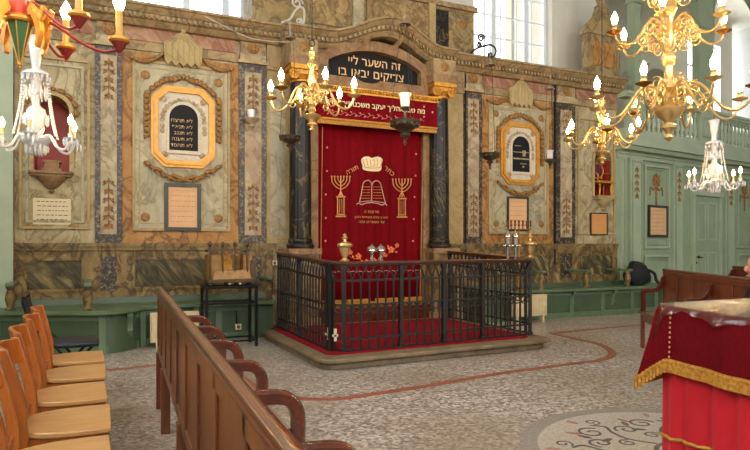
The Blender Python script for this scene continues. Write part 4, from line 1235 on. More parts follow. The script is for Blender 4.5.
def brass_chandelier(label, px, yb, D, H, tiers, profk, ztop):
    p = DP(px, yb, D); x, y, zb = p
    t_ = thing('brass_chandelier', label, 'chandelier', (x,y,zb), group='brass chandeliers')
    prof = [(0,0),(.014,.01),(.03,.025),(.026,.04),(.012,.05),(.022,.062),(.048,.08),(.05,.095),(.028,.108),(.032,.122),(.062,.145),(.086,.172),(.09,.19),(.07,.20),(.03,.215),(.045,.25),(.03,.28),(.048,.31),(.032,.35),(.028,.44),(.05,.47),(.05,.49),(.032,.52),(.052,.58),(.04,.66),(.028,.72),(.034,.74),(.052,.77),(.03,.81),(.026,.84),(.045,.88),(.045,.91),(.015,.94),(.018,.965),(0,.98)]
    MB().lathe([(r*profk, z*H) for r,z in prof], (x,y,zb), 20).build('turned_stem', M['brass'], t_)
    m = MB(); m.tube([(x+.03*cos(k*pi/6),y,zb+H*.985+.03+.03*sin(k*pi/6)) for k in range(13)], .006, 6); rod(m, x, y, zb+H*1.0+.05, ztop, .0055); m.build('suspension_rod', M['iron'], t_)
    m = MB()
    for (cx, czz, r0, sg) in ((.07,.05,.045,1),(.085,-.045,.05,-1),(.15,.0,.035,1)):
        m.tube([(cx*profk+sg*r0*profk*(1-k/24)*cos(k*.5+1), 0, czz*profk+r0*profk*(1-k/24)*sin(k*.5+1)) for k in range(20)], .0065, 6)
    sm_ = mesh_of(m, 'scroll_ornament', M['brass'])
    for zz_ in ((.30,.60,.86) if len(tiers) > 1 else ()):
        for k in range(6):
            o = bpy.data.objects.new('scroll_ornament', sm_); COL.objects.link(o); o.parent = t_; o.location = (0,0,zz_*H); o.rotation_euler = (0,0,k*pi/3+.4)
    for (zf, R, n, ph, dip, curl) in tiers:
        za = zf*H
        pts = cr([(.03,0,za-.03),(.12*R,0,za+.02),(.28*R,0,za+.075),(.42*R,0,za+.03),(.53*R,0,za-.07),(.66*R,0,za-.07-dip*.75),(.80*R,0,za-.07-dip),(.93*R,0,za-.06-dip*.75),(R,0,za-.05)], 5)
        m = MB(); m.tube(pts, [.014-.004*i/(len(pts)-1) for i in range(len(pts))], 8)
        for (cx, czz, r0, turns, sg) in ((.30*R, za+.012, .055*curl, 1.4, 1), (.46*R, za-.10, .045*curl, 1.3, -1), (.18*R, za-.06, .035*curl, 1.2, 1)):
            m.tube([(cx+sg*r0*(1-k/26)*cos(k*turns*2*pi/20+1.2), 0, czz+r0*(1-k/26)*sin(k*turns*2*pi/20+1.2)) for k in range(21)], .0075, 6)
        am = mesh_of(m, 'arm', M['brass'])
        for k in range(n):
            o = bpy.data.objects.new('arm', am); COL.objects.link(o); o.parent = t_; o.rotation_euler = (0,0,ph+2*pi*k/n)
            fitted(o, R, za-.03, PAND if k % 3 == 1 else PAN, CAN, BUL)
    return t_
yaw = -math.asin(CA)
brass_chandelier('six armed brass chandelier hanging before the red ark curtain', 312, 132, 6.0, .86, [(.44,.42,6,yaw-.12,.09,1)], .95, RZ)
brass_chandelier('small brass chandelier hanging before the right chair niche', 602, 165, 7.4, .86, [(.44,.43,6,yaw+.3,.08,1)], .95, RZ)
brass_chandelier('largest brass chandelier with two crowded tiers of lit candles at upper right', 669, 142, 5.3, 1.5, [(.275,.64,8,yaw-pi/2+.05,.14,1.5),(.66,.47,6,yaw-pi/2+.5,.07,1.5)], 1.35, RZ)
# crystal chandeliers
def crystal(label, px, yb, D, S, ph):
    p = DP(px, yb, D); x, y, zb = p
    t_ = thing('crystal_chandelier', label, 'chandelier', (x,y,zb), group='crystal chandeliers')
    m = MB(); m.lathe([(r*S,z*S) for r,z in [(0,.06),(.05,.09),(.11,.15),(.12,.17),(.05,.19),(.03,.22),(.06,.26),(.078,.34),(.066,.40),(.03,.43),(.024,.50),(.045,.53),(.03,.56),(.045,.63),(.05,.68),(.03,.72),(.032,.76),(.045,.84),(.05,.90),(.068,.97),(.03,.95),(0,.95)]], (x,y,zb), 16)
    m.build('cut_glass_stem', M['glassc'], t_, smooth=0)
    m = MB(); m.lathe([(r*S,z*S) for r,z in [(0,.70),(.10,.67),(.11,.665),(.09,.69),(.03,.72)]], (x,y,zb), 16); m.build('glass_canopy', M['glassc'], t_, smooth=0)
    m = MB(); rod(m, x, y, zb+.94*S, RZ, .004); m.build('suspension_rod', M['iron'], t_)
    R = .30*S; n = 6
    m = MB()
    m.tube(cr([(.04*S,0,.17*S),(.12*S,0,.19*S),(.18*S,0,.10*S),(.25*S,0,.08*S),(R,0,.15*S)],5), .011*S, 8)
    m.lathe([(0,.14*S),(.045*S,.155*S),(.055*S,.165*S),(.02*S,.165*S),(.022*S,.2*S),(0,.2*S)], (R,0,0), 12)
    for k in range(8):
        a = k*pi/4; m.lathe([(0,-.055*S),(.007*S,-.04*S),(.009*S,-.015*S),(.003*S,0)], (R+.05*S*cos(a), .05*S*sin(a), .155*S), 6)
    am = mesh_of(m, 'glass_arm', M['glassc'], 0)
    m = MB(); m.lathe([(0,.2*S),(.012*S,.2*S),(.012*S,.27*S),(0,.27*S)], (0,0,0), 10); cm = mesh_of(m, 'candle', M['candle'])
    bm_ = mesh_of(MB().lathe([(r*S*.95,z*S*.95+.265*S) for r,z in bulb_prof], n=12), 'bulb', M['bulb'])
    m = MB(); nb = 24
    for i in range(nb):
        t2 = i/(nb-1); rr = .10*S+(.55*R-.10*S)*t2**1.5; zz_ = .66*S-(.66-.19)*S*(t2**.8)
        m.ball((rr,0,zz_), .0105*S, n=6, m=4)
    bd = mesh_of(m, 'bead_chain', M['glassc'], 0)
    for k in range(n):
        o = bpy.data.objects.new('glass_arm', am); COL.objects.link(o); o.parent = t_; o.rotation_euler = (0,0,ph+2*pi*k/n)
        fitted(o, R, 0, None, cm, bm_)
        o = bpy.data.objects.new('bead_chain', bd); COL.objects.link(o); o.parent = t_; o.rotation_euler = (0,0,ph+2*pi*k/n)
    for (R_, z_, l_) in ((.07*S,.08*S,.10*S),(.045*S,.05*S,.08*S),(.075*S,.52*S,.11*S),(.095*S,.62*S,.07*S),(.085*S,.30*S,.09*S)):
        m = MB()
        for k in range(12):
            a = k*pi/6; m.lathe([(0,-l_),(.008*S,-l_*.8),(.010*S,-l_*.25),(.003*S,0)], (x+R_*cos(a), y+R_*sin(a), zb+z_+.06*S), 6)
        m.build('prism_drops', M['glassc'], t_, smooth=0)
crystal('large cut crystal chandelier in front of the left red niche', 36, 160, 4.8, 1.0, yaw-.15)
crystal('small cut crystal chandelier before the green gallery balustrade', 714, 196, 7.4, .95, yaw+.25)
# painted wooden chandelier, upper left
D = 2.85; p = DP(20, 63, D); x, y, zb = p
pc = thing('painted_wooden_chandelier', 'red, green and gold painted wooden chandelier at top left of the view', 'chandelier', (x,y,zb))
def hexl(m, prof, n=6, ph=.3):
    return m.lathe(prof, (x,y,zb), n, Matrix.Rotation(ph,3,'Z'))
m = MB(); hexl(m, [(0,.0),(.006,.0),(.052,.185),(0,.19)]); m.build('green_cone', M['greenv'], pc, smooth=0)
m = MB()
for k in range(6):
    a = .3+k*pi/3; m.tube([(x+.006*cos(a),y+.006*sin(a),zb),(x+.054*cos(a),y+.054*sin(a),zb+.187)], .003, 5)
m.ball((x,y,zb-.005),.011); m.ball((x,y,zb-.02),.007)
m.build('gilt_edging', M['goldp'], pc)
m = MB(); m.lathe([(0,.185),(.062,.187),(.068,.195),(.066,.205),(.058,.208),(.062,.216),(.05,.22),(0,.22)], (x,y,zb), 24); m.build('gilt_collar', M['goldp'], pc)
m = MB()
vs = []; fs = []; n = 48
for z, r in ((.215,.046),(.26,.056),(.40,.06),(.45,.05),(.47,.03)):
    for k in range(n): w = 2*pi*k/n; rr = r*(1-.09*abs(cos(6*w))); vs.append((x+rr*cos(w), y+rr*sin(w), zb+z))
for i in range(4):
    for k in range(n): fs.append((i*n+k, i*n+(k+1) % n, (i+1)*n+(k+1) % n, (i+1)*n+k))
m.add(vs, fs); m.build('fluted_red_drum', M['redv'], pc, smooth=50)
m = MB(); m.lathe([(0,.465),(.06,.467),(.066,.478),(.05,.49),(.03,.54),(.04,.6),(.02,.66),(0,.67)], (x,y,zb), 24); rod(m, x, y, zb+.66, RZ, .006); m.build('gilt_cap', M['goldp'], pc)
ca = MB()
ca.tube(cr([(.05,0,.21),(.16,0,.18),(.28,0,.10),(.38,0,.055),(.455,0,.06)],6), .0075, 8)
arm_me = mesh_of(ca, 'red_arm', M['redp'])
m = MB(); P_ = [(.05,.24),(.075,.27),(.10,.265),(.13,.245),(.165,.225),(.175,.25),(.19,.235),(.178,.20),(.155,.185),(.165,.15),(.155,.11),(.14,.075),(.128,.06),(.118,.07),(.128,.10),(.125,.14),(.105,.185),(.08,.215),(.06,.22)]
m.prism([(.02+a*.72,b) for a,b in P_], lambda a,b:(a,-.012,b), lambda a,b:(a,.012,b)); m.ball((.125,0,.20),.022,.018,.03,8,5)
leaf_me = mesh_of(m, 'gilt_leaf_bracket', M['goldp'])
m = MB(); m.lathe([(0,-.04),(.008,-.038),(.006,-.03),(.0,-.028)], n=10); m.lathe([(0,-.032),(.006,-.03),(.036,.02),(0,.022)], n=14); cup_me = mesh_of(m, 'red_cup', M['redp'])
m = MB(); m.lathe([(0,.02),(.040,.02),(.048,.028),(.046,.04),(.04,.043),(0,.043)], n=18); pan_me = mesh_of(m, 'gilt_pan', M['goldp'])
m = MB(); m.lathe([(0,.043),(.018,.044),(.019,.06),(.0155,.062),(.0155,.17),(0,.17)], n=14); can_me = mesh_of(m, 'ivory_candle', solid('amber_candle_sleeve','d9a24e',.45))
m = MB(); m.lathe([(r*1.25,z*1.1+.166) for r,z in bulb_prof], n=14); bul_me = mesh_of(m, 'bulb', M['bulb'])
for k, (dg, RR, dz) in enumerate(((0,.465,0),(-20,.357,.07),(60,.23,.03),(150,.465,0),(200,.36,.07),(250,.465,0))):
    a = yaw+radians(dg)
    o = bpy.data.objects.new('red_arm', arm_me); COL.objects.link(o); o.parent = pc; o.rotation_euler = (0,0,a); o.scale = (RR/.465,1,1); o.location = (0,0,dz)
    for nm, me in (('red_cup',cup_me),('gilt_pan',pan_me),('ivory_candle',can_me),('bulb',bul_me)):
        q = bpy.data.objects.new(nm, me); COL.objects.link(q); q.parent = o; q.location = (.465,0,.075); q.scale = (.465/RR,1,1)
    o = bpy.data.objects.new('gilt_leaf_bracket', leaf_me); COL.objects.link(o); o.parent = pc; o.rotation_euler = (0,0,a+.0)
# hanging oil lamps
def oil_lamp(label, px, ybowl, wpx, D, glass, ytop_attach, zup):
    p = DP(px, ybowl, D); x, y, z = p; r = wpx/2*D/F
    t_ = thing('hanging_oil_lamp', label, 'lamp', (x,y,z-r*1.5), 0, 'hanging oil lamps around the ark')
    m = MB(); m.lathe([(0,-1.55*r),(.05*r,-1.5*r),(.12*r,-1.35*r),(.06*r,-1.22*r),(.16*r,-1.1*r),(.08*r,-1.0*r),(.30*r,-.88*r),(.36*r,-.75*r),(.2*r,-.62*r),(.55*r,-.5*r),(.88*r,-.25*r),(1.0*r,0),(1.03*r,.06*r),(.95*r,.08*r),(.9*r,.02*r),(.5*r,.0),(0,0)], (x,y,z), 24)
    for k in range(12): a = k*pi/6; m.ball((x+.86*r*cos(a),y+.86*r*sin(a),z-.2*r),.14*r,n=6,m=4)
    m.build('bowl', M['silver'], t_)
    m = MB()
    for k in range(3):
        a = k*2*pi/3+.4; m.tube([(x+.97*r*cos(a),y+.97*r*sin(a),z+.05*r),(x+.05*cos(a),y+.05*sin(a),zup-.25)], .003, 5); m.ball((x+.97*r*cos(a),y+.97*r*sin(a),z+.1*r),.10*r,n=6,m=4)
    m.build('chain', M['iron'], t_)
    m = MB(); m.lathe([(0,0),(.07,-.012),(.075,-.03),(.05,-.01),(.0,.03)], (x,y,zup-.24), 14); rod(m, x, y, zup-.22, RZ if zup > 5 else zup, .004); m.build('smoke_bell', M['silverb'], t_)
    if glass == 'big':
        g = r*.42; zb_ = z+.95*r
        m = MB(); m.lathe([(0,0),(g*.62,0),(g*.72,g*1.0),(g*.8,g*1.6),(g*1.0,g*2.1),(g*.94,g*2.1),(g*.72,g*1.55),(0,g*1.5)], (x,y,zb_), 18); m.build('opal_glass', M['opal'], t_)
        m = MB(); m.lathe([(0,0),(.3*r,0),(.12*r,.25*r),(.1*r,.7*r),(.3*r,.9*r),(.28*r,.98*r),(0,.98*r)], (x,y,z), 12); m.build('glass_holder', M['silver'], t_)
    elif glass == 'small':
        m = MB(); m.lathe([(0,0),(.5*r,0),(.62*r,1.2*r),(.7*r,1.5*r),(.6*r,1.4*r),(.45*r,.1*r)], (x,y,z+.02), 14); m.build('clear_glass', M['glassc'], t_)
oil_lamp('largest dark silver hanging oil lamp with white glass before the ark valance', 405, 122, 31, 7.4, 'big', 0, 4.2)
oil_lamp('dark hanging oil lamp before the left black column', 290, 137, 22, 7.9, None, 0, 4.2)
oil_lamp('dark hanging oil lamp beside the right gilt tablet, without glass', 490, 154, 20.5, 8.4, None, 0, 4.0)
oil_lamp('smallest hanging oil lamp with clear glass near the wall joint', 550, 160, 11, 9.3, 'small', 0, 3.9)
# oil lamp wall hung at the left pilaster (little shelf lamp)
p = W(249, 121); m = MB()
m.lathe([(0,-.16),(.02,-.14),(.05,-.10),(.03,-.07),(.10,-.01),(.11,.01),(.0,.012)], (p.x, Y0-.13, p.z), 14); m.box(p.x-.012,p.x+.012,Y0-.13,Y0-.04,p.z-.04,p.z-.01)
ws = tag(bpy.data.objects.new('wall_bracket_lamp', None), 'small stone coloured bracket lamp on the pilaster left of the ark', 'lamp'); COL.objects.link(ws); ws.location = (p.x, Y0-.13, p.z-.16)
m.build('bracket_bowl', M['lightp'], ws)
m = MB(); m.lathe([(0,.012),(.05,.012),(.06,.13),(.055,.13),(.045,.02)], (p.x, Y0-.13, p.z), 14); m.build('glass_cup', M['glassc'], ws)
# wrought iron scroll brackets on the cornice
def scroll(label, pxs, Y, r, name='iron_scroll', mat='iron', curls=()):
    pts = [W(a, b, Y) for a, b in pxs]; base = min(pts, key=lambda q: q.z)
    t_ = thing(name, label, 'wrought iron bracket', base)
    MB().tube(cr(pts, 6), r, 8).build('scroll_bar', M[mat], t_)
    m = MB()
    for (a, b, rr, sg, ph) in curls:
        c = W(a, b, Y); m.tube([(c.x+sg*rr*(1-k/24)*cos(k*.5+ph), Y, c.z+rr*(1-k/24)*sin(k*.5+ph)) for k in range(20)], r*.85, 6)
    if curls: m.build('curl', M[mat], t_)
scroll('curled iron bracket standing on the cornice at the right window', [(471,53),(476,49),(484,46),(491,45),(496,50),(494,56),(489,57),(488,53)], 8.3, .016, curls=((481,38,.07,1,0),(479,45,.05,-1,1),(490,55,.04,1,0)))
scroll('pale iron bracket with curl on the cornice at the left window', [(281,23),(290,19),(295,11),(300,7),(304,10),(304,20),(302,27)], 8.3, .016, mat='cable', curls=((297,3,.09,1,0),(299,21,.05,-1,2)))
m = MB(); pts = [W(a,b,8.15) for a,b in ((205,16.5),(216,22),(228,28),(240,34),(252,38.5),(268,41),(284,42),(304,41.5))]
m.tube(cr(pts,5), .006, 6); tag(m.build('slack_cable', M['cable']), 'pale slack cable drooping across the left cornice', 'cable')
# ================================================================== FLOOR INLAY
m = MB()
ln = [G(a,b) for a,b in ((-40,371),(0,371),(60,370),(113,369.5),(157,365),(190,360))]
m.strip(cr([(p.x,p.y,0) for p in ln],6), .085, 0, .003)
ln = [(G(a,b).x, G(a,b).y) for a,b in ((225,360),(243,379),(269,393),(297,398.3),(332,399.3),(362,395.8),(430,385.5),(500,373.5),(575,363.5),(598,360.5),(611,356),(610,350),(598,344),(577,339),(553,333.5))]
m.strip(cr([(a,b,0) for a,b in ln],7), .085, 0, .003)
ln = [(G(a,b).x, G(a,b).y) for a,b in ((551,333.5),(575,331),(610,327.5),(650,324),(700,320))]
m.strip(cr([(a,b,0) for a,b in ln],5), .085, 0, .0035)
trim(m, M['inlay'], smooth=0)
MC = Vector((3.26, 2.5)); MR = 1.01
def circ(r, n=72): return [(MC.x+r*cos(2*pi*k/n), MC.y+r*sin(2*pi*k/n)) for k in range(n)]
m = MB(); m.use(M['medalg']).strip(circ(MR-.055), .11, 0, .003, True)
m.use(M['medal']).prism(circ(MR-.105), lambda a,b:(a,b,.0026), lambda a,b:(a,b,0))
def spiral(cx, cy, r, a0, sg, turns=1.3, n=26): return [(cx+r*(1-.8*k/n)*cos(a0+sg*turns*2*pi*k/n), cy+r*(1-.8*k/n)*sin(a0+sg*turns*2*pi*k/n)) for k in range(n+1)]
for q in range(8):
    a = q*pi/4+.2
    def rt(P): return [(MC.x+x*cos(a)-y*sin(a), MC.y+x*sin(a)+y*cos(a)) for x, y in P]
    m.use(M['medald'])
    stem = [(p.x,p.y) for p in cr([(.22,0,0),(.38,.06,0),(.52,.02,0),(.62,-.05,0),(.70,0,0)],6)]
    m.strip(rt(stem), .022, 0, .0036)
    m.strip(rt(spiral(.60,.13,.10,-1.2,1)), .018, 0, .0036); m.strip(rt(spiral(.50,-.12,.085,1.4,-1)), .018, 0, .0036); m.strip(rt(spiral(.74,-.07,.06,2.4,1)), .014, 0, .0036)
    m.strip(rt(spiral(.34,.13,.06,-1.0,1)), .016, 0, .0036)
    for (lx, ly, la) in ((.66,.24,.6),(.58,-.23,-.6),(.45,.19,1.6),(.82,.04,0)):
        P = [(lx+.05*cos(t2)*cos(la)-.02*sin(t2)*sin(la), ly+.05*cos(t2)*sin(la)+.02*sin(t2)*cos(la)) for t2 in [2*pi*k/10 for k in range(10)]]
        m.use(M['medalr'] if lx > .6 else M['medald']).prism(rt(P), lambda a_,b_:(a_,b_,.0037), lambda a_,b_:(a_,b_,0))
m.use(M['medald']).strip([(MC.x+.2*cos(2*pi*k/40), MC.y+.2*sin(2*pi*k/40)) for k in range(40)], .03, 0, .0036, True)
trim(m, smooth=0)
# ================================================================== RADIATORS, SOCKETS, BAG
def radiator(label, x0, x1, y, z0, z1):
    t_ = thing('radiator', label, 'radiator', ((x0+x1)/2, y, 0), 0, 'cream radiators')
    m = MB(); m.box(x0,x1,y-.03,y+.03,z0,z1); m.build('radiator_panel', M['radiator'], t_, bevel=.012)
    m = MB(); n = int((x1-x0)/.06)
    for i in range(n): x = x0+(x1-x0)*(i+.5)/n; m.box(x-.018,x+.018,y-.04,y-.028,z0+.04,z1-.04)
    m.build('convector_ribs', M['radiator'], t_, bevel=.004)
    for x in (x0+.08, x1-.08): MB().box(x-.015,x+.015,y-.04,y+.04,0,z0+.02).build('foot', M['radiator'], t_)
radiator('cream radiator behind the far end of the left pew', .62, 1.19, 7.72, .08, .44)
radiator('cream radiator beyond the right end of the iron railing', 6.05, 6.73, 7.85, .10, .45)
def socket(label, x, y, z, s, cable=None):
    t_ = thing('wall_socket', label, 'socket', (x,y,z-s), 0, 'electrical boxes')
    MB().box(x-s,x+s,y-.03,y,z-s,z+s).build('socket_box', M['socket'], t_, bevel=.005)
    m = MB(); m.lathe([(0,0),(s*.55,0),(s*.5,-.006),(0,-.006)], (x,y-.03,z), 12, Matrix.Rotation(-pi/2,3,'X').inverted()); m.build('socket_face', M['radiator'], t_)
    if cable: m = MB(); m.tube([(x-.02,y-.008,z+s),(x-.02,y-.008,z+cable)], .008, 6); m.build('cable', M['blackm'], t_)
p = W(275, 263, 8.545); socket('white electrical box on the dado left of the ark', p.x, 8.572, p.z, .035)
p = W(238.5, 327, 8.08); socket('ivory socket with black cable on the bench front behind the black stand', p.x, 8.115, p.z, .04, .22)
# black bag on the right bench
c = W(642, 281, 8.25); bgx, bgy = c.x-.10, 8.22
bag = thing('black_bag', 'bulky black bag lying on the right wall bench', 'bag', (bgx, bgy, .5))
m = MB(); m.ball((0,0,0), 1, 1, 1, 22, 14)
for i, v_ in enumerate(m.v):
    f = 1+.10*sin(v_.x*5+v_.z*4)+.06*sin(v_.y*9+v_.x*3)
    z = v_.z*f; m.v[i] = Vector((bgx+.27*v_.x*f*(1-.12*z)-.05, bgy+.17*v_.y*f, max(.502, .71+.24*z)))
m.build('bag_body', M['blackf'], bag, smooth=80)
m = MB(); m.tube(cr([(bgx+.08,bgy-.14,.78),(bgx+.2,bgy-.16,.72),(bgx+.24,bgy-.17,.6),(bgx+.34,bgy-.16,.52),(bgx+.46,bgy-.12,.52)],6), .028, 8); m.build('strap', M['blackf'], bag)
# ================================================================== BOX ON BLACK STAND
sa = DP(229, 285, 7.55); sx, sy = sa.x, sa.y
stn = thing('black_metal_stand', 'black painted open metal stand carrying the old gilded box', 'stand', (sx, sy, 0))
sw, sd, sh = .30, .17, .755
m = MB(); m.box(sx-sw-.02,sx+sw+.02,sy-sd-.02,sy+sd+.02,sh-.035,sh); m.build('top', M['blackm'], stn, bevel=.005)
for ax in (-1,1):
    for ay in (-1,1):
        MB().box(sx+ax*sw-.017,sx+ax*sw+.017,sy+ay*sd-.017,sy+ay*sd+.017,0,sh-.03).build('leg', M['blackm'], stn)
m = MB()
for z in (.08,.54):
    for ay in (-1,1): m.box(sx-sw,sx+sw,sy+ay*sd-.01,sy+ay*sd+.01,z-.012,z+.012)
    for ax in (-1,1): m.box(sx+ax*sw-.01,sx+ax*sw+.01,sy-sd,sy+sd,z-.012,z+.012)
m.build('stretcher', M['blackm'], stn, smooth=0)
bxt = thing('reliquary_box', 'old gilded wooden box with corner finials standing on the black stand', 'box', (sx, sy, sh))
m = MB(); m.box(sx-.28,sx+.30,sy-.16,sy+.16,sh+.035,sh+.075); m.build('base_board', M['brown'], bxt, bevel=.006)
for ax in (-.25,-.02,.11,.27):
    for ay in (-.13,.13): MB().ball((sx+ax,sy+ay,sh+.02),.024,.024,.02).build('foot', M['brass'] if ax in (-.02,.11) else M['brown'], bxt)
m = MB(); m.hexa([(sx-.23,sy-.158,sh+.075),(sx+.25,sy-.158,sh+.075),(sx+.25,sy+.12,sh+.075),(sx-.23,sy+.12,sh+.075)], [(sx-.19,sy-.125,sh+.19),(sx+.23,sy-.125,sh+.19),(sx+.23,sy+.12,sh+.19),(sx-.19,sy+.12,sh+.19)])
m.build('sloping_front', M['brasswood'], bxt, bevel=.006)
m = MB()
for x0, x1 in ((-.27,-.12),(.15,.27)): MB().box(sx+x0,sx+x1,sy-.12,sy+.13,sh+.075,sh+.38).build('side_cabinet', M['brasswood'], bxt, bevel=.006)
m = MB(); m.box(sx-.12,sx+.15,sy+.06,sy+.13,sh+.17,sh+.42); m.build('back_panel', M['brasswood'], bxt)
m = MB(); m.prism(archpoly(sx-.03,.15,sh+.17,sh+.37), lambda a,b:(a,sy+.035,b), lambda a,b:(a,sy+.07,b)); m.build('arched_panel', M['gold'], bxt)
for ax in (-.25,-.10,.05,.20):
    m = MB(); m.lathe([(.014,sh+.075),(.016,sh+.1),(.012,sh+.25),(.016,sh+.4),(.012,sh+.43),(.02,sh+.44),(.02,sh+.455),(.01,sh+.46),(.012,sh+.475),(.026,sh+.50),(.022,sh+.52),(.008,sh+.535),(0,sh+.54)], (sx+ax,sy-.12,0), 12); m.build('corner_post', M['brown'], bxt)
m = MB(); m.box(sx-.27,sx+.23,sy-.135,sy-.105,sh+.425,sh+.45); m.box(sx-.27,sx+.23,sy+.1,sy+.13,sh+.41,sh+.435); m.box(sx-.27,sx-.24,sy-.13,sy+.13,sh+.41,sh+.44); m.box(sx+.2,sx+.23,sy-.13,sy+.13,sh+.41,sh+.44); m.box(sx-.25,sx+.22,sy-.13,sy-.11,sh+.385,sh+.395)
m.build('top_rail', M['brown'], bxt, smooth=0)
m = MB(); m.tube(cr([(sx-.10,sy-.12,sh+.33),(sx-.06,sy-.12,sh+.30),(sx-.02,sy-.12,sh+.37),(sx+.02,sy-.12,sh+.30),(sx+.06,sy-.12,sh+.35)],6), .009, 6)
for k in range(5): leaf(m, sx-.09+.04*k, sy-.125, sh+.37+.02*(k % 2), .05, .03, k*.8)
m.build('carved_scrolls', M['brasswood'], bxt)
m = MB(); m.box(sx+.24,sx+.30,sy-.15,sy+.1,sh+.075,sh+.3); m.lathe([(.02,sh+.3),(.02,sh+.31),(.01,sh+.33),(.02,sh+.35),(.0,sh+.37)], (sx+.27,sy-.11,0), 12); m.build('side_bracket', M['brown'], bxt, bevel=.005)
# ================================================================== CHAIRS
def make_chair(label):
    t_ = thing('wooden_chair', label, 'chair', (0,0,0), 0, 'wooden chairs in the left row')
    # local: front +X, seat centred on origin in y; x from -.38 (back) to 0 (front)
    P = [(0,-.215),(0,.215),(-.10,.222),(-.22,.215),(-.31,.19),(-.37,.155),(-.385,.12),(-.385,-.12),(-.37,-.155),(-.31,-.19),(-.22,-.215),(-.10,-.222)]
    m = MB(); m.prism(P, lambda a,b:(a,b,.427), lambda a,b:(a,b,.452)); m.build('seat', M['seatw'], t_, local=True, smooth=30, bevel=.006)
    m = MB(); Q = [(a*.94-.012,b*.92) for a,b in P]; Q2 = [(a*.88-.025,b*.80) for a,b in P]
    m.ring(Q, Q2, lambda a,b:(a,b,.37), lambda a,b:(a,b,.428)); m.build('seat_frame', M['chairw'], t_, local=True, smooth=30)
    for s in (-1,1):
        m = MB(); x, y = -.035, s*.185; m.hexa([(x-.016+.012,y-.014+s*.012,0),(x+.016+.012,y-.014+s*.012,0),(x+.016+.012,y+.014+s*.012,0),(x-.016+.012,y+.014+s*.012,0)], [(x-.02,y-.018,.43),(x+.02,y-.018,.43),(x+.02,y+.018,.43),(x-.02,y+.018,.43)])
        m.build('leg', M['chairw'], t_, local=True, bevel=.005)
        m = MB(); y = s*.165
        ax = [(-.46,0),(-.405,.2),(-.375,.43),(-.385,.55),(-.42,.70),(-.455,.815)]
        vs = []; fs = []
        for i, (x, z) in enumerate(ax):
            k = .022 if i < 4 else .02; d = .012
            vs += [(x-k,y-d+s*.004*i,z),(x+k,y-d+s*.004*i,z),(x+k,y+d+s*.004*i,z),(x-k,y+d+s*.004*i,z)]
        for i in range(len(ax)-1):
            o = i*4
            for k in range(4): fs.append((o+k,o+(k+1)%4,o+4+(k+1)%4,o+4+k))
        fs += [(3,2,1,0), tuple(len(ax)*4-4+k for k in range(4))]
        m.add(vs, fs); m.build('back_post', M['chairw'], t_, local=True, smooth=40, bevel=.004)
    # bowed top rail
    m = MB(); n = 12; vs = []; fs = []
    for i in range(n+1):
        t2 = -1+2*i/n; y = .172*t2; bow = -.055*(1-t2*t2)
        for (dx, z) in ((-.012,.70),(.012,.70),(.012-.022,.822-.012*t2*t2),(-.012-.022,.822-.012*t2*t2)): vs.append((-.425+bow+dx, y, z))
    for i in range(n):
        o = i*4
        for k in range(4): fs.append((o+k,o+(k+1)%4,o+4+(k+1)%4,o+4+k))
    fs += [(3,2,1,0), tuple(n*4+k for k in range(4))]
    m.add(vs, fs); m.build('top_rail', M['chairw'], t_, local=True, smooth=50, bevel=.005)
    for y in (-.09,0,.09):
        m = MB(); b_ = -.05*(1-(y/.172)**2)
        m.hexa([(-.395,y-.022,.50),(-.383,y-.022,.50),(-.383,y+.022,.50),(-.395,y+.022,.50)], [(-.43+b_,y-.026,.72),(-.418+b_,y-.026,.72),(-.418+b_,y+.026,.72),(-.43+b_,y+.026,.72)])
        m.build('back_slat', M['chairw'], t_, local=True, bevel=.003)
    m = MB(); m.box(-.40,-.378,-.165,.165,.475,.51); m.build('lower_back_rail', M['chairw'], t_, local=True)
    m = MB()
    for s in (-1,1): m.tube([(-.03,s*.19,.20),(-.40,s*.165,.22)], .010, 6)
    m.tube([(-.2,-.178,.21),(-.2,.178,.21)], .010, 6); m.build('stretcher', M['chairw'], t_, local=True)
    return t_
lab = ['orange wooden chair farthest from the camera, beside the black folding chair','second farthest orange wooden chair in the left row','middle of the five orange wooden chairs at left','second nearest orange wooden chair in the left row','nearest orange wooden chair, cut by the bottom left corner']
c0 = make_chair(lab[0]); ys = [4.84, 4.27, 3.69, 3.12, 2.58]; rz = [.02,-.02,.015,-.015,.02]
for i, yy in enumerate(ys):
    if i == 0: c0.location = (.072, yy, 0); c0.rotation_euler = (0,0,rz[0])
    else: dup(c0, (.068+.01*(i % 2), yy, 0), rz[i], lab[i])
# folding chair
c0.scale = (.91,1,1)
for o in COL.objects:
    if o.name.startswith('wooden_chair'): o.scale = (.91,1,1)
fo = thing('folding_chair', 'black folding chair with padded seat beyond the wooden chairs', 'chair', (-.12, 5.62, 0), .0)
fx, fy = -.12, 5.62
m = MB(); m.box(fx-.20,fx+.17,fy-.2,fy+.2,.425,.47); m.build('padded_seat', M['navy'], fo, bevel=.02)
m = MB(); m.hexa([(fx-.34,fy-.19,.62),(fx-.32,fy-.19,.62),(fx-.32,fy+.19,.62),(fx-.34,fy+.19,.62)], [(fx-.39,fy-.19,.82),(fx-.36,fy-.19,.82),(fx-.36,fy+.19,.82),(fx-.39,fy+.19,.82)]); m.build('padded_back', M['navy'], fo, bevel=.012)
for s in (-1,1):
    MB().tube([(fx+.19,fy+s*.21,0),(fx-.15,fy+s*.21,.45),(fx-.33,fy+s*.21,.64),(fx-.37,fy+s*.205,.84)], .011, 8).build('leg', M['blackm'], fo)
    MB().tube([(fx-.30,fy+s*.225,0),(fx+.12,fy+s*.225,.44)], .011, 8).build('leg', M['blackm'], fo)
m = MB(); m.tube([(fx-.37,fy-.205,.84),(fx-.37,fy+.205,.84)], .011, 8); m.tube([(fx-.25,fy-.225,.05),(fx-.25,fy+.225,.05)], .009, 8); m.tube([(fx+.15,fy-.21,.05),(fx+.15,fy+.21,.05)], .009, 8); m.build('crossbar', M['blackm'], fo)
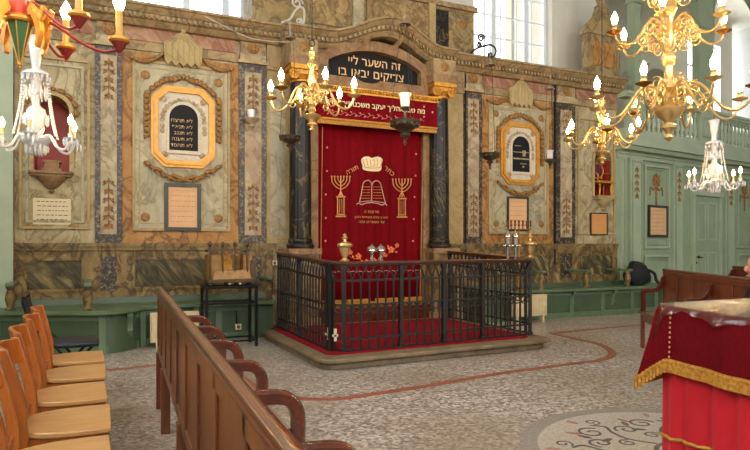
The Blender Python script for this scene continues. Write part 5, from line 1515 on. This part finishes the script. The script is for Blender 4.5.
# ================================================================== PEWS (local: runs along +Y, sitters face +X)
def make_pew(label, L_, H, arm_ys, leg_ys, mats, loc, rz, style, K=1.0):
    wd, dk, st = mats
    t_ = thing('wooden_pew', label, 'pew', loc, rz, 'wooden pews')
    B = dict(local=True)
    m = MB(); m.box(-.010,.010,.03,L_-.03,.44,H-.04); bp = m.build('back_panel', wd, t_, **B)
    m = MB()
    n = max(2, int(L_/.425)); ed = [L_*i/n for i in range(n+1)]
    for i, y in enumerate(ed):
        y0 = max(0, y-.022); y1 = min(L_, y+.022); m.box(-.019,.02,y0,y1,.42,H-.03)
    for a, b in ((.42,.475),(H-.085,H-.03)): m.box(-.019,.02,0,L_,a,b)
    m.build('back_framing', wd, t_, bevel=.004, **B)
    m = MB(); pr = [(-.019,H-.03),(.019,H-.03),(.021,H-.018),(.019,H-.006),(.012,H-.001),(-.012,H-.001),(-.019,H-.006),(-.021,H-.018)]
    m.prism(pr, lambda a,b:(a,-.01,b), lambda a,b:(a,L_+.01,b)); m.build('cap_rail', dk, t_, smooth=50, **B)
    m = MB(); m.box(.03,.42*K,0,L_,.415,.445); m.build('seat', st, t_, bevel=.006, **B)
    m = MB(); m.box(.36*K,.385*K,.02,L_-.02,.33,.415); m.build('seat_rail', wd, t_, **B)
    for y in leg_ys:
        m = MB(); m.box(-.03,.028,y-.032,y+.032,0,.43); m.build('leg', wd, t_, bevel=.004, **B)
        m = MB(); m.box(.345*K,.395*K,y-.03,y+.03,0,.415); m.build('leg', wd, t_, bevel=.004, **B)
        m = MB(); m.box(.0,.36*K,y-.018,y+.018,.33,.41); m.build('bearer', wd, t_, **B)
    for y in arm_ys:
        m = MB()
        if style == 'bent':
            path = cr([(.02,0,.658),(.16,0,.672),(.27,0,.672),(.33,0,.655),(.362,0,.605),(.366,0,.53),(.36,0,.44)], 5)
        else:
            path = cr([(.02,0,.86),(.06,0,.78),(.12,0,.72),(.2,0,.70),(.29,0,.70),(.35,0,.68),(.36,0,.62),(.355,0,.52),(.36,0,.44)], 5)
        path = [Vector((q.x*K,q.y,q.z)) for q in path]
        vs = []; fs = []; hw, ht = .022, .026
        for i, q in enumerate(path):
            a = path[max(i-1,0)]; b = path[min(i+1,len(path)-1)]; tt = (b-a).normalized(); nn = Vector((-tt.z,0,tt.x))
            for (u_, v2) in ((-hw,-ht),(hw,-ht),(hw*1.15,ht*.6),(hw*.6,ht),(-hw*.6,ht),(-hw*1.15,ht*.6)): vs.append(q+nn*v2+Vector((0,y+u_,0)))
        k6 = 6
        for i in range(len(path)-1):
            for k in range(k6): fs.append((i*k6+k, i*k6+(k+1) % k6, (i+1)*k6+(k+1) % k6, (i+1)*k6+k))
        fs += [tuple(range(k6-1,-1,-1)), tuple((len(path)-1)*k6+k for k in range(k6))]
        m.add(vs, fs); m.build('armrest', dk, t_, smooth=50, **B)
        if style == 'bent':
            m = MB(); m.box(.336,.386,y-.028,y+.028,.515,.535); m.build('arm_collar', dk, t_, **B)
    return t_
make_pew('long brown panelled pew with bent armrests running towards the ark at left', 4.62, .925, [4.56-.66*i for i in range(7)], [4.56,3.9,2.58,1.26,.1], (M['pew'],M['pewd'],M['pewseat']), (.268,.36,0), -.044, 'bent', 1.01)
aa = math.atan2(-.54*-1, -.842)
rz_ = math.atan2(.54, -.842)
make_pew('red brown panelled pew with scrolled arms at right, before the green door', 3.75, .965, [.03,1.42,2.85], [.05,1.4,2.8,3.65], (M['pewr'],M['pewd'],M['pewr']), (6.31,5.23,0), rz_, 'scroll', .72)
make_pew('farther pew seen only as a small brown end beyond the right pew', 3.0, .93, [.03,1.5], [.05,1.5,2.9], (M['pewr'],M['pewd'],M['pewr']), (9.0,6.2,0), rz_, 'scroll')
# ================================================================== CLOTH COVERED TABLE
TX, TY = 2.392, 2.0; TX1, TY1 = 3.9, .75; TZ = .975
tbl = thing('reading_table', 'reading table hung with bright red satin skirt at right', 'table', ((TX+TX1)/2, (TY+TY1)/2, 0))
m = MB(); m.hexa([(TX+.02,TY1+.02,TZ-.05-.07),(TX1-.02,TY1+.02,TZ-.05-.07),(TX1-.02,TY-.02,TZ-.05),(TX+.02,TY-.02,TZ-.05)], [(TX+.02,TY1+.02,TZ-.015-.07),(TX1-.02,TY1+.02,TZ-.015-.07),(TX1-.02,TY-.02,TZ-.015),(TX+.02,TY-.02,TZ-.015)])
m.build('table_top', M['pewr'], tbl)
for x in (TX+.12,TX1-.12):
    for y in (TY-.12,TY1+.12): MB().box(x-.035,x+.035,y-.035,y+.035,0,TZ-.13).build('leg', M['pewr'], tbl)
def skirt(zt, zb, out, amp, nf, seed):
    rnd = random.Random(seed); per = []
    c = [(TX-out,TY1-out),(TX1+out,TY1-out),(TX1+out,TY+out),(TX-out,TY+out)]
    for i in range(4):
        a = Vector(c[i]); b = Vector(c[(i+1) % 4]); L2 = (b-a).length; n = int(L2*90); tt = (b-a).normalized(); nn = Vector((tt.y,-tt.x))
        for k in range(n): per.append((a+tt*(L2*k/n), nn))
    return per, rnd
per, rnd = skirt(0,0,.0,0,0,3)
m = MB(); n = len(per); vs = []; fs = []; rows = (.875,.7,.5,.3,.02)
for j, z in enumerate(rows):
    for i, (p, nn) in enumerate(per):
        f = (.012*sin(i*.62)+.008*sin(i*1.1+1)+.008*sin(i*.23))*(.35+.65*j/4)
        q = p+nn*(f-.012+.02*j/4); sl = -.07*(TY-p.y)/(TY-TY1) if j == 0 else 0
        vs.append((q.x, q.y, z+sl))
for j in range(len(rows)-1):
    for i in range(n): fs.append((j*n+i, j*n+(i+1) % n, (j+1)*n+(i+1) % n, (j+1)*n+i))
m.add(vs, fs); o = m.build('satin_skirt', M['satin'], tbl, smooth=80); s_ = o.modifiers.new('thickness','SOLIDIFY'); s_.thickness = .004
m = MB(); pts = []
for i, (p, nn) in enumerate(per):
    f = (.012*sin(i*.62)+.008*sin(i*1.1+1)+.008*sin(i*.23))*.8
    q = p+nn*(f+.010); pts.append((q.x, q.y, .375))
m.tube(pts+[pts[0]], .008, 6); m.build('gold_braid', M['fringe'], tbl)
# top cloth
def slope(y): return -.07*(TY-y)/(TY-TY1)
cl = thing('velvet_tablecloth', 'dark red velvet tablecloth with gold fringe over the reading table', 'tablecloth', ((TX+TX1)/2, (TY+TY1)/2, TZ-.02))
m = MB(); vs = []; fs = []
ring_ = []
drop = [(0.0,0.0),(.012,-.006),(.018,-.03),(.024,-.12),(.030,-.25)]
def flare(p, nn):
    d = sqrt((p.x-TX)**2+(p.y-TY)**2)
    w_ = .40 if nn.y > .5 else .05
    return max(0, 1-d/w_)**1.3
def ring_pts(o, dz, j):
    P = []
    for i, (p, nn) in enumerate(per):
        x, y = p; corner = flare(p, nn)
        f = (.004*sin(i*.17)+.003*sin(i*.4))*j*.5
        q = p+nn*(o+f)
        q = q+Vector((-.25,.97))*corner*.09*(-dz/.25)**1.1
        P.append((q.x, q.y, TZ+.001+slope(min(TY,max(TY1,y)))+dz-(.055*corner*max(0,j-2))))
    return P
rings = [ring_pts(o, dz, j) for j, (o, dz) in enumerate(drop)]
vs = [p for r in rings for p in r]
for j in range(len(drop)-1):
    for i in range(n): fs.append((j*n+i, j*n+(i+1) % n, (j+1)*n+(i+1) % n, (j+1)*n+i))
fs.append(tuple(range(n)))
m.add(vs, fs); o = m.build('velvet_cover', M['cloth'], cl, smooth=50)
m = MB(); last = rings[-1]
for i in range(n):
    a = Vector(last[i]); b = Vector(last[(i+1) % n])
    for k in range(2):
        q = a.lerp(b, k/2); m.tube([q+Vector((0,0,.012)), q+Vector((0,0,-.048))], [.007,.009], 5)
m.tube(last+[last[0]], .010, 6)
m.build('gold_fringe', M['fringe'], cl)
m = MB()
k0 = min(range(n), key=lambda i: (per[i][0].x-TX)**2+(per[i][0].y-(TY-.07))**2)
for q in range(11):
    t2 = q/10; a = Vector(rings[2][k0]).lerp(Vector(rings[4][k0]), t2); m.ball(a+Vector((-.006,0,0)), .004, .005, .006, 6, 4)
m.build('embroidered_seam', M['emb'], cl)
# plastic sheet
ps = thing('plastic_sheet', 'crinkled clear plastic sheet covering the red tablecloth top', 'table cover', ((TX+TX1)/2, (TY+TY1)/2, TZ))
m = MB(); rs = []
for j, (o_, dz) in enumerate([(0,.006),(.016,.002),(.028,-.012),(.034,-.030)]):
    P = []
    for i, (p, nn) in enumerate(per):
        x, y = p; corner = flare(p, nn)
        q = p+nn*(o_+.006*sin(i*.28)*(j > 1))
        q = q+Vector((-.25,.97))*corner*.09*(max(0,-dz)*3/.25)**1.1
        P.append((q.x, q.y, TZ+slope(min(TY,max(TY1,y)))+dz-(.014*sin(i*.25)+.006*sin(i*.65) if j == 3 else 0)-(.10*corner*max(0,j-1))))
    rs.append(P)
vs = [p for r in rs for p in r]; fs = []
for j in range(3):
    for i in range(n): fs.append((j*n+i, j*n+(i+1) % n, (j+1)*n+(i+1) % n, (j+1)*n+i))
fs.append(tuple(range(n)))
m.add(vs, fs); m.build('clear_sheet', M['plastic'], ps, smooth=60)
# ================================================================== SEATED PERSON AT THE RIGHT EDGE
def skin_mesh(name, verts, edges, radii, mat, parent, root=0, sub=2):
    me = bpy.data.meshes.new(name); me.from_pydata(verts, edges, []); o = bpy.data.objects.new(name, me); COL.objects.link(o)
    o.modifiers.new('s','SKIN'); 
    if not me.skin_vertices: me.attributes.new('x','FLOAT','POINT')
    lay = me.skin_vertices[0].data
    for i, r in enumerate(radii): lay[i].radius = (r, r) if not isinstance(r, tuple) else r; lay[i].use_root = (i == root)
    sb_ = o.modifiers.new('sub','SUBSURF'); sb_.levels = sub; sb_.render_levels = sub
    bpy.context.view_layer.update()
    nm = bpy.data.meshes.new_from_object(o.evaluated_get(bpy.context.evaluated_depsgraph_get()))
    bpy.data.objects.remove(o); nm.name = name
    nm.materials.clear(); nm.materials.append(mat)
    for p in nm.polygons: p.use_smooth = True
    q = bpy.data.objects.new(name, nm); COL.objects.link(q); q.parent = parent
    return q
# local frame: faces +X, origin on the floor under the pelvis
pd = Vector((-.54,-.842)); pp_ = Vector((6.31,5.23))+pd*3.17+Vector((-.842,.54))*.24
per_ = thing('person', 'seated person in black jacket at the right edge, leaning forward on the pew', 'person', (pp_.x, pp_.y, 0), rz_); per_.scale = (.96,.96,.96)
V = [(0,0,.54),(.02,0,.66),(.05,0,.80),(.075,0,.93),(.095,0,1.01),(.11,0,1.06),(.125,0,1.10)]
Ei = [(0,1),(1,2),(2,3),(3,4),(4,5),(5,6)]
Rr = [.12,.12,.13,.12,.06,.05,.05]
for s in (-1,1):
    b = len(V)
    V += [(.04,s*.10,.52),(.40,s*.11,.52),(.43,s*.11,.30),(.41,s*.11,.07),(.50,s*.115,.045),(.58,s*.12,.04)]
    Ei += [(0,b),(b,b+1),(b+1,b+2),(b+2,b+3),(b+3,b+4),(b+4,b+5)]; Rr += [.09,.062,.052,.04,.038,.03]
    b = len(V)
    V += [(.075,s*.16,.95),(.13,s*.24,.75),(.36,s*.16,.66),(.43,s*.14,.655)]
    Ei += [(3,b),(b,b+1),(b+1,b+2),(b+2,b+3)]; Rr += [.062,.045,.034,.03]
    h = len(V)-1
    V += [(.50,s*.135,.65)]; Ei += [(h,h+1)]; Rr += [(.034,.022)]
    for f in range(4):
        b = len(V); y = s*(.105+.02*f); l = (.06,.075,.07,.05)[f]
        V += [(.535,y,.648),(.535+l*.55,y,.64),(.535+l,y,.615)]; Ei += [(h+1,b),(b,b+1),(b+1,b+2)]; Rr += [.011,.0095,.008]
    b = len(V); V += [(.47,s*.10,.655),(.51,s*.075,.645)]; Ei += [(h+1,b),(b,b+1)]; Rr += [.012,.010]
hb = len(V)
body = skin_mesh('body', V, Ei, Rr, M['skin'], per_)
m = MB(); hc = Vector((.125,0,1.135))                         # head continues the neck of the same figure
m.ball(hc, .098, .076, .118, 20, 14)
for i, v_ in enumerate(m.v):
    d = v_-hc
    if d.z < 0: m.v[i] = hc+Vector((d.x*(1+.15*d.z/.118), d.y*(1+.25*d.z/.118), d.z))
m.ball(hc+Vector((.098,0,-.012)), .022,.014,.024,8,6); m.tube(cr([hc+Vector((.088,-.025,-.062)),hc+Vector((.096,0,-.06)),hc+Vector((.088,.025,-.062))],4), .006, 6)
for s in (-1,1): m.ball(hc+Vector((-.005,s*.076,-.005)), .018,.008,.03,8,6); m.ball(hc+Vector((.083,s*.03,.012)), .012,.013,.008,8,6)
mh = mesh_of(m, 'head_tmp', M['skin'], 60)
bmj = bmesh.new(); bmj.from_mesh(body.data); bmj.from_mesh(mh); bmj.to_mesh(body.data); bmj.free()
for p in body.data.polygons: p.use_smooth = True
m = MB(); m.ball(hc+Vector((-.022,0,.022)), .102,.086,.115,20,12)
m.v = [v_ if not (v_.x > hc.x+.05 and v_.z < hc.z+.06) else Vector((hc.x+.045, v_.y, v_.z)) for v_ in m.v]
m.build('hair', M['hair'], per_, local=True, smooth=80)
V = [(-.01,0,.50),(.02,0,.66),(.05,0,.80),(.075,0,.93),(.09,0,1.0)]; Ei = [(0,1),(1,2),(2,3),(3,4)]; Rr = [.15,.145,.155,.145,.08]
for s in (-1,1):
    b = len(V); V += [(.075,s*.165,.95),(.13,s*.25,.75),(.36,s*.165,.66),(.42,s*.145,.656)]; Ei += [(3,b),(b,b+1),(b+1,b+2),(b+2,b+3)]; Rr += [.082,.064,.05,.045]
skin_mesh('jacket', V, Ei, Rr, M['jacket'], per_)
V = [(0,0,.53)]; Ei = []; Rr = [.13]
for s in (-1,1):
    b = len(V); V += [(.04,s*.10,.53),(.40,s*.11,.525),(.435,s*.11,.30),(.415,s*.11,.10)]; Ei += [(0,b),(b,b+1),(b+1,b+2),(b+2,b+3)]; Rr += [.10,.075,.065,.06]
skin_mesh('trousers', V, Ei, Rr, M['trouser'], per_)
for s in (-1,1):
    m = MB(); m.ball((.50,s*.115,.045), .14,.05,.05,14,8)
    m.v = [Vector((v_.x, v_.y, max(.002, v_.z))) for v_ in m.v]; m.build('shoe', M['blackf'], per_, local=True, smooth=70)
# ================================================================== LIGHT
wd = bpy.data.worlds.new('sky'); SC.world = wd; wd.use_nodes = True
nt = wd.node_tree; bg = nt.nodes['Background']
sky = nt.nodes.new('ShaderNodeTexSky'); sky.sky_type = 'PREETHAM' if False else 'HOSEK_WILKIE'; sky.turbidity = 6
sky.sun_direction = Vector((-.4,-.5,.75)).normalized()
mixn = nt.nodes.new('ShaderNodeMix'); mixn.data_type = 'RGBA'; mixn.inputs[0].default_value = .8
nt.links.new(sky.outputs[0], mixn.inputs[6]); mixn.inputs[7].default_value = (.93,.97,1,1)
nt.links.new(mixn.outputs[2], bg.inputs[0]); bg.inputs[1].default_value = 5.0
def area(name, loc, rot, sx, sy, power, col=(1,.97,.92)):
    l = bpy.data.lights.new(name, 'AREA'); l.shape = 'RECTANGLE'; l.size = sx; l.size_y = sy; l.energy = power; l.color = col
    o = bpy.data.objects.new(name, l); COL.objects.link(o); o.location = loc; o.rotation_euler = rot
KD = .42
for xc, w in ((.4,2.4),(5.3,2.6),(10.3,2.6)): area('rear_window_daylight', (xc, RY0-.40, 4.9), (radians(90-20),0,0), w, 3.6, 640*KD, (.95,.97,1))
for yc, w in ((-2.2,2.0),(1.6,2.0),(5.1,1.8)): area('side_window_daylight', (RX0-.40, yc, 5.0), (0,radians(-90+20),0), 3.4, w, 330*KD, (.95,.98,1))
area('gallery_fill_light', MG @ Vector((7.6,2.9,5.7)), (radians(-90),0,GA), 1.8, 3.0, 500*KD)  # added fill lamp brightening the gallery through the made-up window
SC.view_settings.view_transform = 'Standard'; SC.view_settings.look = 'None'; SC.view_settings.gamma = 1; SC.view_settings.use_curve_mapping = False
SC.view_settings.exposure = 0.0
SC.cycles.use_denoising = True
SC.cycles.max_bounces = 6; SC.cycles.sample_clamp_indirect = 4.0
